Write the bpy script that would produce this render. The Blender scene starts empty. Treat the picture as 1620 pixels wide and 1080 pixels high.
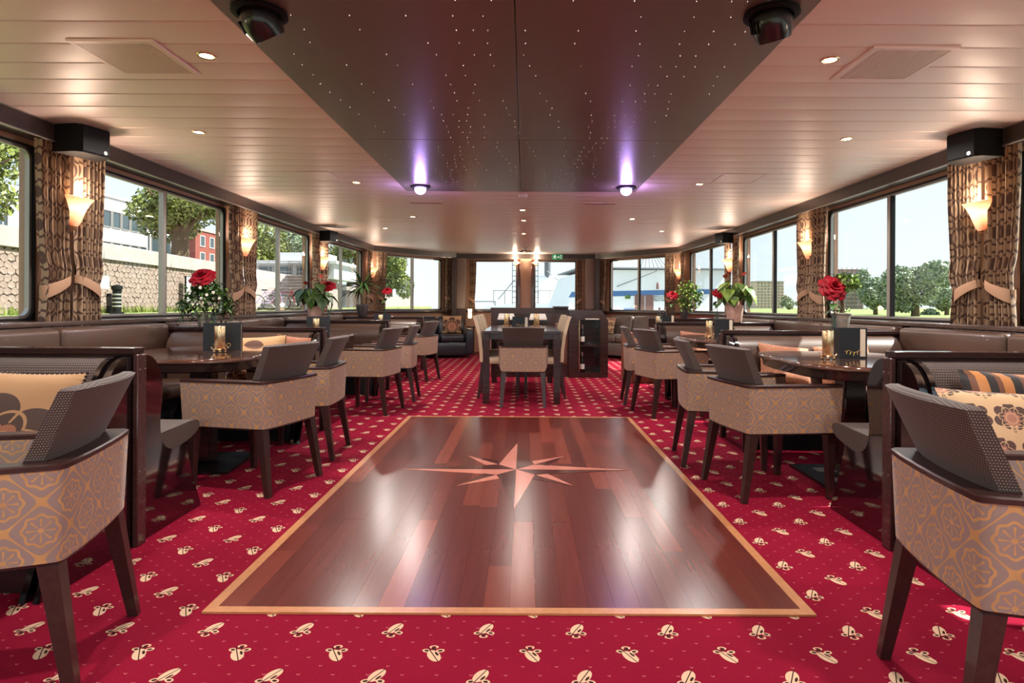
import bpy, bmesh, math, random
import numpy as np
from mathutils import Matrix, Vector
random.seed(7)
PI = math.pi
SC = bpy.context.scene
COL = SC.collection

# ------------------------------------------------------------------ camera
F = 935.0                      # focal length in pixels of the 1620 px wide frame
EYE = 1.07
cd = bpy.data.cameras.new('camera')
cam = bpy.data.objects.new('camera', cd)
COL.objects.link(cam)
cd.sensor_width = 36.0
cd.lens = 36.0 * F / 1620.0
cd.shift_x = (810 - 830) / 1620.0
cd.shift_y = -(540 - 483) / 1620.0
cd.clip_start = 0.05
cd.clip_end = 2000
cam.matrix_world = Matrix.Translation((0, 0, EYE)) @ Matrix.Rotation(PI/2, 4, 'X') @ Matrix.Rotation(math.radians(0.28), 4, 'Z')
SC.camera = cam
SC.view_settings.view_transform = 'Standard'
SC.view_settings.look = 'None'
SC.view_settings.gamma = 1.0
SC.view_settings.use_curve_mapping = False
SC.view_settings.exposure = 0.74
SC.cycles.max_bounces = 8
SC.cycles.diffuse_bounces = 4
SC.cycles.glossy_bounces = 4
SC.cycles.transparent_max_bounces = 16
SC.cycles.caustics_reflective = False
SC.cycles.caustics_refractive = False
SC.cycles.sample_clamp_indirect = 4.0

# ------------------------------------------------------------------ sky and sun
w = bpy.data.worlds.new('sky'); SC.world = w
w.use_nodes = True
nt = w.node_tree
nt.nodes.clear()
o_ = nt.nodes.new('ShaderNodeOutputWorld'); bg = nt.nodes.new('ShaderNodeBackground')
tc = nt.nodes.new('ShaderNodeTexCoord'); sp = nt.nodes.new('ShaderNodeSeparateXYZ')
mr = nt.nodes.new('ShaderNodeMapRange'); rp = nt.nodes.new('ShaderNodeValToRGB')
mr.inputs['From Min'].default_value = 0.0; mr.inputs['From Max'].default_value = 0.7
rp.color_ramp.elements[0].color = (0.69, 0.75, 0.79, 1)
rp.color_ramp.elements[1].color = (0.46, 0.60, 0.80, 1)
e_ = rp.color_ramp.elements.new(0.35); e_.color = (0.61, 0.70, 0.79, 1)
nt.links.new(tc.outputs['Generated'], sp.inputs[0]); nt.links.new(sp.outputs[2], mr.inputs[0])
nt.links.new(mr.outputs[0], rp.inputs[0]); nt.links.new(rp.outputs[0], bg.inputs[0])
bg.inputs[1].default_value = 1.0
nt.links.new(bg.outputs[0], o_.inputs[0])

sl = bpy.data.lights.new('sun', 'SUN'); sun = bpy.data.objects.new('sun', sl); COL.objects.link(sun)
sl.energy = 8.0; sl.color = (1.0, 0.95, 0.88); sl.angle = math.radians(0.6)
sdir = Vector((1.0, -0.06, 1.12)).normalized()
sun.rotation_euler = sdir.to_track_quat('Z', 'Y').to_euler()
sun.location = (20, -7, 28)

DOWN_W = 16.0       # each recessed ceiling lamp

# ------------------------------------------------------------------ node helper
class S:
    """a float socket with arithmetic"""
    def __init__(s, nt, k): s.nt, s.k = nt, k
    def op(s, name, *a, clamp=False):
        n = s.nt.nodes.new('ShaderNodeMath'); n.operation = name; n.use_clamp = clamp
        for i, x in enumerate((s,) + a):
            if isinstance(x, S): s.nt.links.new(x.k, n.inputs[i])
            else: n.inputs[i].default_value = float(x)
        return S(s.nt, n.outputs[0])
    def __add__(s, o): return s.op('ADD', o)
    __radd__ = __add__
    def __mul__(s, o): return s.op('MULTIPLY', o)
    __rmul__ = __mul__
    def __sub__(s, o): return s.op('SUBTRACT', o)
    def __rsub__(s, o): return (s * -1.0) + o
    def __truediv__(s, o): return s.op('DIVIDE', o)
    def fract(s): return s.op('FRACT')
    def abs(s): return s.op('ABSOLUTE')
    def cos(s): return s.op('COSINE')
    def sin(s): return s.op('SINE')
    def sqrt(s): return s.op('SQRT')
    def atan2(s, o): return s.op('ARCTAN2', o)
    def lt(s, o): return s.op('LESS_THAN', o)
    def gt(s, o): return s.op('GREATER_THAN', o)
    def max(s, o): return s.op('MAXIMUM', o)
    def min(s, o): return s.op('MINIMUM', o)
    def ramp(s, a, b):       # 0 at a, 1 at b
        return ((s - a) * (1.0 / (b - a))).op('ADD', 0.0, clamp=True)

def lin(c):
    """sRGB 0-255 to linear"""
    f = lambda u: u/12.92 if u <= 0.04045 else ((u+0.055)/1.055)**2.4
    return tuple(f(x/255.0) for x in c)

class Mat:
    def __init__(s, name, col=(128, 128, 128), rough=0.5, metal=0.0, spec=0.5, coat=0.0, emit=None, es=0.0, sheen=0.0):
        m = bpy.data.materials.new(name); m.use_nodes = True
        s.m, s.nt = m, m.node_tree
        s.p = s.nt.nodes['Principled BSDF']
        s.p.inputs['Base Color'].default_value = lin(col) + (1,)
        s.p.inputs['Roughness'].default_value = rough
        s.p.inputs['Metallic'].default_value = metal
        s.p.inputs['Specular IOR Level'].default_value = spec
        s.p.inputs['Coat Weight'].default_value = coat
        s.p.inputs['Coat Roughness'].default_value = 0.06
        s.p.inputs['Sheen Weight'].default_value = sheen
        if emit:
            s.p.inputs['Emission Color'].default_value = lin(emit) + (1,)
            s.p.inputs['Emission Strength'].default_value = es
        m.diffuse_color = lin(col) + (1,)
    def coords(s, kind='UV', scale=1.0):
        t = s.nt.nodes.new('ShaderNodeTexCoord'); q = s.nt.nodes.new('ShaderNodeSeparateXYZ')
        s.nt.links.new(t.outputs[kind], q.inputs[0])
        r = [S(s.nt, q.outputs[i]) for i in range(3)]
        return r if scale == 1.0 else [x * scale for x in r]
    def noise(s, scale, kind='Object', detail=3.0, stretch=(1, 1, 1)):
        t = s.nt.nodes.new('ShaderNodeTexCoord'); mp = s.nt.nodes.new('ShaderNodeMapping')
        mp.inputs['Scale'].default_value = stretch
        n = s.nt.nodes.new('ShaderNodeTexNoise'); n.inputs['Scale'].default_value = scale; n.inputs['Detail'].default_value = detail
        s.nt.links.new(t.outputs[kind], mp.inputs[0]); s.nt.links.new(mp.outputs[0], n.inputs['Vector'])
        return S(s.nt, n.outputs['Fac'])
    def rnd(s):
        n = s.nt.nodes.new('ShaderNodeObjectInfo')
        return S(s.nt, n.outputs['Random'])
    def mix(s, fac, a, b):
        n = s.nt.nodes.new('ShaderNodeMix'); n.data_type = 'RGBA'
        if isinstance(fac, S): s.nt.links.new(fac.k, n.inputs[0])
        else: n.inputs[0].default_value = fac
        for sock, c in ((n.inputs[6], a), (n.inputs[7], b)):
            if isinstance(c, tuple): sock.default_value = lin(c) + (1,)
            else: s.nt.links.new(c, sock)
        return n.outputs[2]
    def color(s, c): s.nt.links.new(c, s.p.inputs['Base Color']); return s
    def rough(s, v): s.nt.links.new(v.k, s.p.inputs['Roughness']); return s
    def bump(s, h, dist=0.002, strength=0.6):
        b = s.nt.nodes.new('ShaderNodeBump'); b.inputs['Distance'].default_value = dist; b.inputs['Strength'].default_value = strength
        s.nt.links.new(h.k, b.inputs['Height']); s.nt.links.new(b.outputs[0], s.p.inputs['Normal']); return s

def grained(name, a, b, rough, coat=0.0, scale=6, stretch=(1, 12, 12), vary=0.0, metal=0.0, spec=0.5):
    M = Mat(name, a, rough, metal, spec, coat)
    f = M.noise(scale, 'Object', 4.0, stretch).ramp(0.3, 0.7)
    if vary: f = (f * (1 - vary) + M.rnd() * vary)
    M.color(M.mix(f, a, b))
    return M

MT = {}
MT['mahogany'] = grained('dark mahogany', (44, 27, 25), (58, 36, 33), 0.22, 0.4)
MT['chair_wood'] = grained('dark chair wood', (54, 33, 31), (66, 41, 38), 0.34, 0.15)
MT['walnut'] = grained('brown wood', (84, 50, 38), (104, 64, 48), 0.12, 1.0)
MT['sill_wood'] = grained('window ledge wood', (68, 52, 47), (82, 63, 57), 0.25, 0.5, stretch=(1, 8, 8))
MT['post'] = grained('post with painted reflection', (66, 44, 43), (80, 54, 52), 0.25, 0.4)  # mahogany tone made paler for the reflection on the post ends
MT['lacquer'] = Mat('black lacquer', (18, 12, 13), 0.08, 0.0, 0.6, 1.0)
MT['cornice'] = Mat('dark taupe cornice', (72, 62, 58), 0.4)
MT['wallpanel'] = Mat('taupe wall panel', (150, 134, 124), 0.5)
MT['darkpanel'] = Mat('dark brown wall panel', (62, 46, 42), 0.35)
MT['pier'] = Mat('peach pier panel', (190, 148, 122), 0.5)
MT['beige'] = Mat('beige panel', (206, 172, 146), 0.5)
MT['alu'] = Mat('window aluminium', (168, 163, 157), 0.35, 0.5)
MT['gasket'] = Mat('black window gasket', (24, 22, 23), 0.6, 0.0, 0.25)
MT['chrome'] = Mat('chrome', (225, 222, 220), 0.08, 1.0)
MT['brass'] = Mat('polished brass', (236, 204, 158), 0.22, 1.0)
MT['black'] = Mat('matt black plastic', (18, 17, 18), 0.7, 0.0, 0.2)
MT['blacksatin'] = Mat('satin black', (34, 31, 33), 0.25, 0.0, 0.5, 0.3)
MT['baseplate'] = Mat('dark steel plate', (58, 52, 52), 0.22, 0.6)
MT['menu'] = Mat('black menu cover', (30, 34, 38), 0.35)
MT['menu_page'] = Mat('cream menu page', (226, 212, 188), 0.6)
MT['gold'] = Mat('gold print', (225, 190, 110), 0.3, 0.6)
MT['leather_black'] = Mat('black leather', (44, 46, 52), 0.3, 0.0, 0.5, 0.25)
MT['leather_grey'] = Mat('grey brown leather', (112, 100, 92), 0.36, 0.0, 0.5, 0.15)
MT['leather_brown'] = Mat('brown leather', (80, 58, 47), 0.38, 0.0, 0.5, 0.1)
MT['leather_tan'] = Mat('tan brown leather', (140, 88, 66), 0.4)
MT['white'] = Mat('white paint', (236, 236, 234), 0.4)
MT['offwhite'] = Mat('warm white', (226, 216, 204), 0.5)
MT['oak'] = grained('pale oak strip', (196, 130, 84), (208, 146, 98), 0.3, 0.4, stretch=(6, 6, 6))
MT['starwood'] = grained('pink inlay wood', (222, 138, 120), (228, 146, 128), 0.22, 0.6, stretch=(6, 6, 6))
MT['starwood_dark'] = grained('dark inlay wood', (82, 36, 31), (90, 40, 34), 0.2, 0.6, stretch=(6, 6, 6))
M = Mat('jarrah plank', (100, 44, 34), 0.24, 0.0, 0.42, 0.0)
f = M.noise(3.0, 'Object', 3.0, (14, 1, 1)).ramp(0.2, 0.8)
r_ = M.rnd()
c1 = M.mix(f, (88, 32, 27), (100, 39, 33)); c2 = M.mix(f, (140, 62, 48), (152, 72, 56))
M.color(M.mix(r_.op('POWER', 4.0), c1, c2))
MT['plank'] = M
# satin ceiling boards
M = Mat('satin ceiling board', (244, 222, 214), 0.42, 0.10, 0.7)
M.p.inputs['Anisotropic'].default_value = 0.0
MT['ceil'] = M
M = Mat('dark satin star panel', (118, 103, 97), 0.33, 0.2, 0.8)
MT['starpanel'] = M
MT['grille'] = Mat('pale speaker grille', (246, 222, 212), 0.4, 0.1)
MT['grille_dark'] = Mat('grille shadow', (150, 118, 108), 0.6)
MT['starlight'] = Mat('fibre optic star', (255, 250, 240), 0.5, emit=(255, 246, 232), es=2.2)
MT['lampglow'] = Mat('lit lamp lens', (255, 240, 220), 0.4, emit=(255, 226, 190), es=6.0)
MT['purpleglow'] = Mat('lilac lit lens', (230, 210, 255), 0.3, emit=(196, 160, 255), es=14.0)
MT['violetlens'] = Mat('dark violet lens', (40, 30, 90), 0.1, emit=(60, 40, 160), es=0.25)
M = Mat('rainbow lens', (120, 80, 220), 0.2, emit=(120, 80, 255), es=1.6)
x, y, z = M.coords('Object')
hue = M.nt.nodes.new('ShaderNodeHueSaturation'); hue.inputs['Color'].default_value = (0.3, 0.25, 1.0, 1)
M.nt.links.new((x * 9.0 + 0.45).k, hue.inputs['Hue'])
M.nt.links.new(hue.outputs[0], M.p.inputs['Emission Color'])
MT['rainbow'] = M
# frosted sconce glass, brightest where the bulb sits
M = Mat('lit amber glass', (250, 216, 176), 0.45, emit=(255, 170, 96), es=1.0)
x, y, z = M.coords('Object')
g = 1.0 - (z - 0.02).abs() * 9.0
g = g.op('MAXIMUM', 0.0)
M.nt.links.new(M.mix(g, (232, 96, 40), (255, 214, 150)), M.p.inputs['Emission Color'])
M.nt.links.new((g * 1.5 + 0.35).k, M.p.inputs['Emission Strength'])
MT['sconce'] = M
# window glass: clear with mirror reflection at glancing angles
def glass(name, tint, k):
    m = bpy.data.materials.new(name); m.use_nodes = True; n = m.node_tree; n.nodes.clear()
    o = n.nodes.new('ShaderNodeOutputMaterial'); t = n.nodes.new('ShaderNodeBsdfTransparent'); g = n.nodes.new('ShaderNodeBsdfGlossy')
    t.inputs[0].default_value = tint + (1,); g.inputs['Roughness'].default_value = 0.0
    f = n.nodes.new('ShaderNodeLayerWeight'); f.inputs['Blend'].default_value = 0.5
    r0 = ((k-1)/(k+1))**2
    q = S(n, f.outputs['Facing']).op('POWER', 5.0) * 0.8 + r0
    x = n.nodes.new('ShaderNodeMixShader')
    n.links.new(q.k, x.inputs[0]); n.links.new(t.outputs[0], x.inputs[1]); n.links.new(g.outputs[0], x.inputs[2]); n.links.new(x.outputs[0], o.inputs[0])
    return m
class Raw:
    def __init__(s, m): s.m = m
MT['glass'] = Raw(glass('window glass', (0.94, 0.97, 0.96), 1.22))
MT['vaseglass'] = Raw(glass('clear vase glass', (0.82, 0.9, 0.9), 1.45))

# woven dark fabric with pale flecks
def woven(name, dark, fleck, cell=0.0085):
    M = Mat(name, dark, 0.75, sheen=0.1)
    x, y, z = M.coords('UV', 1.0 / cell)
    row = y.op('FLOOR') * 0.5
    u = (x + row).fract() - 0.5; v = y.fract() - 0.5
    d = (u * u + v * v * 1.6).sqrt()
    f = 1.0 - d.ramp(0.16, 0.34)
    M.color(M.mix(f, dark, fleck)); M.bump(1.0 - d, 0.002, 0.5)
    return M
MT['woven'] = woven('dark woven cloth', (64, 51, 49), (150, 131, 120), 0.0068)
MT['woven_bench'] = woven('brown woven bench cloth', (58, 45, 41), (136, 116, 104), 0.0105)

# cut velvet with gold medallions
def medallion(name, ground, gold, w=0.165, h=0.155):
    M = Mat(name, ground, 0.7, sheen=0.15)
    x, y, z = M.coords('UV')
    k = w / 0.20
    acc = None
    for off in (0.0, 0.5):
        u = ((x / w + off).fract() - 0.5) * w; v = ((y / h + off).fract() - 0.5) * h
        r = (u * u + v * v * 1.05).sqrt() * (1.0 / k); th = v.atan2(u)
        ring = (r - ((th * 8.0).cos() * 0.0035 + 0.050)).abs().lt(0.0043)
        pet = (th * 4.0).sin().abs().lt(0.36) * r.lt(0.040) * r.gt(0.010)
        dot = r.lt(0.0085)
        g = ring.max(pet).max(dot)
        acc = g if acc is None else acc.max(g)
    lat = ((x * (2 * PI / w)).cos() + (y * (2 * PI / h)).cos()).abs()
    acc = acc.max(lat.lt(0.105))
    n = M.noise(18, 'UV', 2.0)
    c = M.mix(n.ramp(0.3, 0.7), gold, tuple(int(q * 0.9) for q in gold))
    M.color(M.mix(acc, ground, c)); M.bump(acc, 0.006, 0.8)
    return M
MT['velvet'] = medallion('gold medallion velvet', (158, 136, 128), (214, 162, 106))

# carpet: crimson pile with woven cream lilies and flecks
M = Mat('crimson carpet', (158, 16, 48), 0.95, 0.0, 0.1)
x, y, z = M.coords('Object')
def ell(u, v, cx, cy, rx, ry, a=0.0):
    du, dv = u - cx, v - cy
    c, s = math.cos(a), math.sin(a)
    p = (du * c + dv * s) / rx; q = (dv * c - du * s) / ry
    return p * p + q * q
cream = dark = None
for off, sg in ((0.0, 1.0), (0.5, -1.0)):
    u = (((x - 0.022) / 0.30 + off).fract() - 0.5) * (0.30 * 1.13)
    v = (((y - 0.068) / 0.25 + off).fract() - 0.5) * (0.25 * sg * 1.13)
    body = ell(u, v, 0.007, 0.016, 0.036, 0.021, 1.05)
    l1 = ell(u, v, -0.023, -0.014, 0.015, 0.010, 0.25); l2 = ell(u, v, 0.025, -0.014, 0.015, 0.010, -0.25)
    base = ell(u, v, 0.0, -0.036, 0.016, 0.010)
    ringf = lambda e: e.lt(1.0) * e.gt(0.30)
    c_ = body.lt(1.0).max(ringf(l1)).max(ringf(l2)).max(ringf(base))
    du, dv = u - 0.007, v - 0.016
    line = (du * 0.87 - dv * 0.50).abs().lt(0.0018) * ell(u, v, 0.004, 0.005, 0.052, 0.02, 1.17).lt(1.0)
    patch = ell(u, v, 0.015, 0.004, 0.013, 0.0045, 1.0).lt(1.0)
    d_ = line.max(patch).max(l1.lt(0.28)).max(l2.lt(0.28)).max(ell(u, v, 0.0, -0.028, 0.008, 0.008).lt(1.0))
    cream = c_ if cream is None else cream.max(c_)
    dark = d_ if dark is None else dark.max(d_)
fleck = None
for off in (0.0, 0.5):
    u = ((x / 0.10 + off).fract() - 0.5) * 0.10; v = ((y / 0.0833 + off).fract() - 0.5) * 0.0833
    e = ((u.abs() * 0.8 - v).abs().lt(0.0016)) * u.abs().lt(0.005)
    fleck = e if fleck is None else fleck.max(e)
n = M.noise(260, 'Object', 2.0); n2 = M.noise(2.5, 'Object', 2.0)
c = M.mix(n.ramp(0.3, 0.7), (128, 12, 40), (156, 22, 54))
c = M.mix(n2.ramp(0.3, 0.7) * 0.35, c, (116, 10, 36))
c = M.mix(fleck * 0.75, c, (220, 130, 130))
c = M.mix(cream, c, (226, 190, 158)); c = M.mix(dark, c, (60, 36, 30))
M.color(c); M.bump(n, 0.003, 0.4)
MT['carpet'] = M

# curtain with chained circles
M = Mat('circle pattern curtain', (176, 138, 104), 0.8, sheen=0.2)
x, y, z = M.coords('UV')
W_, H_ = 0.19, 0.21
u = ((x / W_).fract() - 0.5) * W_; v = ((y / H_).fract() - 0.5) * H_
r1 = ell(u, v, 0, 0, 0.074, 0.088)
u2 = ((x / W_ + 0.5).fract() - 0.5) * W_; v2 = ((y / H_ + 0.5).fract() - 0.5) * H_
r2 = ell(u2, v2, 0, 0, 0.052, 0.062)
pat = (r1.lt(1.0) * r1.gt(0.66)).max(r1.lt(0.22)).max(r2.lt(1.0) * r2.gt(0.6))
M.color(M.mix(pat, (172, 144, 116), (90, 64, 53)))
MT['curtain'] = M
M = Mat('curtain tieback cloth', (172, 134, 106), 0.75)
MT['tieback'] = M

# cushion damask
def damask(name, ground, motif, heart_c, cell, cy=0.3):
    M = Mat(name, ground, 0.65, sheen=0.2)
    x, y, z = M.coords('UV')
    if cell: 
        row = (y / cell).op('FLOOR') * 0.5
        u = ((x / cell + row).fract() - 0.5); v = ((y / cell).fract() - 0.5)
        u, v = u * 0.80, v * 0.80 - 0.06
    else:
        u = (x - 0.5) * 0.72; v = (y - cy) * 0.72
    r = (u * u + v * v).sqrt(); th = u.atan2(v)          # angle from straight up
    pc = (th * 3.5).cos().abs(); ps = (th * 3.5).sin().abs()
    up = th.abs().lt(2.3)
    outer = r.lt(pc.op('POWER', 0.6) * 0.13 + 0.26) * up
    curl = ell(u, v, 0.13, -0.20, 0.075, 0.045, 0.5).lt(1.0).max(ell(u, v, -0.13, -0.20, 0.075, 0.045, -0.5).lt(1.0)).max(ell(u, v, 0.0, -0.27, 0.03, 0.07).lt(1.0))
    lines = (pc.lt(0.10) * r.gt(0.19)).max((r - (ps * 0.07 + 0.205)).abs().lt(0.011))
    heart = r.lt((th * 5.0).cos().abs() * 0.035 + 0.155)
    hl = (r - ((th * 5.0).cos().abs() * 0.03 + 0.10)).abs().lt(0.009)
    c = M.mix(outer.max(curl) * (1.0 - lines), ground, motif)
    c = M.mix(heart, c, heart_c)
    c = M.mix(heart * hl, c, ground)
    M.color(c)
    return M
MT['damask_big'] = damask('big lotus damask', (190, 146, 102), (84, 62, 52), (172, 112, 84), None, 0.2)
MT['damask'] = damask('small lotus damask', (222, 188, 144), (92, 66, 56), (186, 130, 108), 0.13)
MT['damask_far'] = damask('cream lotus damask', (206, 160, 112), (100, 62, 46), (176, 110, 84), None, 0.35)
M = Mat('striped cushion cloth', (200, 130, 70), 0.5, sheen=0.3)
x, y, z = M.coords('UV')
s1 = (x / 0.095).fract()
c = M.mix(s1.lt(0.42), (34, 26, 26), (206, 136, 72)); c = M.mix(s1.gt(0.78), c, (122, 74, 48))
M.color(c); MT['stripes'] = M
MT['orange_cushion'] = medallion('amber patterned cushion', (168, 104, 76), (206, 146, 104), 0.10, 0.10)
M = Mat('cream striped upholstery', (220, 196, 160), 0.6)
x, y, z = M.coords('UV')
M.color(M.mix((x / 0.09).fract().lt(0.55), (206, 182, 150), (104, 84, 70))); MT['chair_stripes'] = M
MT['cream_edge'] = Mat('cream upholstery', (222, 196, 160), 0.6)

# plants and flowers
def leafmat(name, a, b):
    M = Mat(name, a, 0.45)
    M.color(M.mix(M.noise(9, 'Object', 2.0).ramp(0.35, 0.65), a, b))
    M.p.inputs['Subsurface Weight'].default_value = 0.0
    return M
MT['leaf_dark'] = leafmat('dark green leaf', (34, 62, 28), (74, 106, 48))
MT['leaf_mid'] = leafmat('green leaf', (56, 92, 34), (108, 142, 58))
MT['leaf_light'] = leafmat('bright green leaf', (96, 136, 48), (166, 186, 92))
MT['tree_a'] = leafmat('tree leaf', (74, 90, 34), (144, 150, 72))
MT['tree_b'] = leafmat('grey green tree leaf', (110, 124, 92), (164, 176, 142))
MT['bark'] = grained('bark', (86, 70, 52), (120, 100, 76), 0.9, stretch=(8, 8, 1))
M = Mat('red rose petal', (140, 8, 28), 0.6, 0.0, 0.2)
M.color(M.mix(M.noise(14).ramp(0.3, 0.7), (104, 3, 18), (158, 10, 32))); MT['rose'] = M
MT['spathe'] = Mat('red spathe', (176, 60, 50), 0.35)
MT['stem'] = Mat('green stem', (66, 92, 44), 0.5)
MT['whitebloom'] = Mat('white blossom', (236, 230, 220), 0.5)
MT['pot_grey'] = grained('grey stoneware pot', (122, 116, 110), (150, 142, 132), 0.7, scale=30, stretch=(1, 1, 1))
MT['pot_terra'] = grained('washed terracotta pot', (196, 156, 138), (216, 182, 166), 0.7, scale=20, stretch=(1, 1, 1))
MT['pot_dark'] = Mat('dark plastic pot', (66, 62, 62), 0.45)
MT['soil'] = Mat('potting soil', (52, 38, 30), 0.95)
MT['bottle'] = Mat('dark wine bottle glass', (26, 22, 22), 0.08, 0.0, 0.6, 0.6)
MT['bottle_label'] = Mat('white bottle label', (226, 220, 210), 0.5)
MT['capsule'] = Mat('silver capsule', (216, 212, 208), 0.25, 0.8)
MT['candle'] = Mat('wax candle', (246, 226, 190), 0.5, emit=(255, 190, 110), es=0.35)
MT['flame'] = Mat('lamp flame glass', (255, 236, 206), 0.4, emit=(255, 216, 160), es=3.0)
# outside
M = Mat('quay stone', (190, 176, 162), 0.9)
f = M.noise(9, 'Object', 4.0).ramp(0.3, 0.7)
c = M.mix(f, (136, 115, 104), (160, 142, 130)); c = M.mix(M.rnd() * 0.4, c, (120, 100, 90)); M.color(c); MT['stone'] = M
MT['mortar'] = Mat('dark wall joint', (84, 70, 64), 0.95)
MT['concrete'] = grained('pale concrete', (154, 141, 136), (168, 155, 150), 0.85, scale=3, stretch=(1, 1, 1))
MT['brick'] = grained('red brick facade', (128, 66, 56), (144, 78, 66), 0.85, scale=20, stretch=(1, 1, 4))
MT['facade'] = Mat('white facade', (206, 206, 206), 0.6)
MT['metalclad'] = Mat('pale blue cladding', (196, 210, 226), 0.5)
MT['farglass'] = Mat('dark window glass', (62, 74, 78), 0.1, 0.0, 0.8)
MT['grass'] = grained('mown grass', (118, 130, 70), (148, 156, 92), 0.95, scale=0.6, stretch=(1, 1, 1))
MT['water'] = Mat('river water', (140, 144, 136), 0.15, 0.0, 0.6)
n = MT['water'].noise(2.0, 'Object', 3.0, (1, 2, 1)); MT['water'].bump(n, 0.1, 0.3)
MT['shipwhite'] = Mat('white ship paint', (246, 246, 246), 0.35)
MT['shipblue'] = Mat('blue ship stripe', (74, 116, 168), 0.35)
MT['shipgrey'] = Mat('grey ship paint', (150, 152, 156), 0.5)
MT['rust'] = Mat('brown ship door', (132, 92, 84), 0.5)
MT['rig'] = Mat('rigging steel', (110, 112, 116), 0.5)
MT['tower'] = Mat('tower block concrete', (206, 184, 174), 0.8)
MT['towerglass'] = Mat('tower window glass', (128, 122, 124), 0.2)
MT['scaffold'] = Mat('scaffold boards', (168, 150, 146), 0.8)
MT['green_sign'] = Mat('exit sign green', (20, 122, 72), 0.4, emit=(20, 130, 76), es=0.35)
MT['sign_white'] = Mat('exit sign white', (240, 246, 240), 0.4, emit=(240, 246, 240), es=0.35)
MT['ink'] = Mat('dark lettering', (70, 74, 84), 0.6)
MT['lilac'] = Mat('lilac paint', (170, 140, 186), 0.5)

# ------------------------------------------------------------------ mesh helper
class MB:
    def __init__(s): s.v, s.f, s.uv = [], [], []
    def add(s, vs, fs, uvs=None, M=None):
        b = len(s.v)
        s.v += [tuple(M @ Vector(p)) for p in vs] if M is not None else [tuple(p) for p in vs]
        s.f += [tuple(i + b for i in q) for q in fs]
        s.uv += uvs if uvs else [None] * len(fs)
        return s
    def box(s, x0, x1, y0, y1, z0, z1, M=None):
        vs = [(x, y, z) for z in (z0, z1) for y in (y0, y1) for x in (x0, x1)]
        return s.add(vs, [(0, 2, 3, 1), (4, 5, 7, 6), (0, 1, 5, 4), (2, 6, 7, 3), (0, 4, 6, 2), (1, 3, 7, 5)], None, M)
    def taper(s, c0, h0, c1, h1):
        """square bar from (x,y,z) c0 of half size h0 to c1 of half size h1"""
        vs = [(c0[0]+a*h0, c0[1]+b*h0, c0[2]) for a, b in ((-1,-1),(1,-1),(1,1),(-1,1))]
        vs += [(c1[0]+a*h1, c1[1]+b*h1, c1[2]) for a, b in ((-1,-1),(1,-1),(1,1),(-1,1))]
        up = c1[2] > c0[2]
        fs = [(3, 2, 1, 0), (4, 5, 6, 7)] + [(i, (i+1) % 4, 4+(i+1) % 4, 4+i) for i in range(4)]
        if not up: fs = [q[::-1] for q in fs]
        return s.add(vs, fs)
    def rbox(s, c, size, r=0.02, seg=3, M=None):
        bm = bmesh.new(); bmesh.ops.create_cube(bm, size=1.0)
        for v in bm.verts: v.co = Vector((v.co.x*size[0], v.co.y*size[1], v.co.z*size[2]))
        bmesh.ops.bevel(bm, geom=bm.edges[:], offset=min(r, min(size)*0.49), segments=seg, profile=0.5, affect='EDGES')
        bm.verts.index_update()
        T = Matrix.Translation(c)
        if M is not None: T = M @ T
        s.add([v.co.copy() for v in bm.verts], [tuple(v.index for v in q.verts) for q in bm.faces], None, T)
        bm.free(); return s
    def prism(s, poly, axis, a0, a1, M=None):
        n = len(poly)
        def P(p, a): return (a, p[0], p[1]) if axis == 'x' else (p[0], a, p[1]) if axis == 'y' else (p[0], p[1], a)
        ar = sum(poly[i][0]*poly[(i+1) % n][1]-poly[(i+1) % n][0]*poly[i][1] for i in range(n))
        ccw = ar > 0
        if axis == 'y': ccw = not ccw
        vs = [P(p, a0) for p in poly] + [P(p, a1) for p in poly]
        fs = [tuple(range(n))[::-1], tuple(range(n, 2*n))] + [(i, (i+1) % n, n+(i+1) % n, n+i) for i in range(n)]
        if not ccw: fs = [q[::-1] for q in fs]
        return s.add(vs, fs, None, M)
    def lathe(s, prof, seg=20, M=None, scal=None):
        n = len(prof); vs, fs = [], []
        for i, (r, z) in enumerate(prof):
            for k in range(seg):
                a = 2*PI*k/seg
                q = r * (scal(i/(n-1), a) if scal else 1.0)
                vs.append((q*math.cos(a), q*math.sin(a), z))
        for i in range(n-1):
            for k in range(seg):
                fs.append((i*seg+k, i*seg+(k+1) % seg, (i+1)*seg+(k+1) % seg, (i+1)*seg+k))
        if prof[0][0] > 1e-5: fs.append(tuple(range(seg))[::-1])
        if prof[-1][0] > 1e-5: fs.append(tuple(range((n-1)*seg, n*seg)))
        return s.add(vs, fs, None, M)
    def tube(s, pts, r, seg=8, M=None):
        pts = [Vector(p) for p in pts]; n = len(pts); vs, fs = [], []
        rr = r if callable(r) else (lambda t: r)
        for i, p in enumerate(pts):
            d = (pts[min(i+1, n-1)] - pts[max(i-1, 0)]).normalized()
            a = d.cross(Vector((0, 0, 1)) if abs(d.z) < 0.95 else Vector((1, 0, 0))).normalized(); b = d.cross(a)
            for k in range(seg):
                t = 2*PI*k/seg
                vs.append(p + (a*math.cos(t) + b*math.sin(t)) * rr(i/(n-1)))
        for i in range(n-1):
            for k in range(seg):
                fs.append((i*seg+k, (i+1)*seg+k, (i+1)*seg+(k+1) % seg, i*seg+(k+1) % seg))
        fs.append(tuple(range(seg))); fs.append(tuple(range((n-1)*seg, n*seg))[::-1])
        return s.add(vs, fs, None, M)
    def ball(s, c, r, seg=14, rings=8, M=None):
        rx, ry, rz = r if isinstance(r, tuple) else (r, r, r)
        prof = [(max(math.sin(PI*i/rings), 1e-6), -math.cos(PI*i/rings)) for i in range(rings+1)]
        T = Matrix.Translation(c) @ Matrix.Diagonal((rx, ry, rz, 1))
        return s.lathe(prof, seg, M @ T if M is not None else T)
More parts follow.
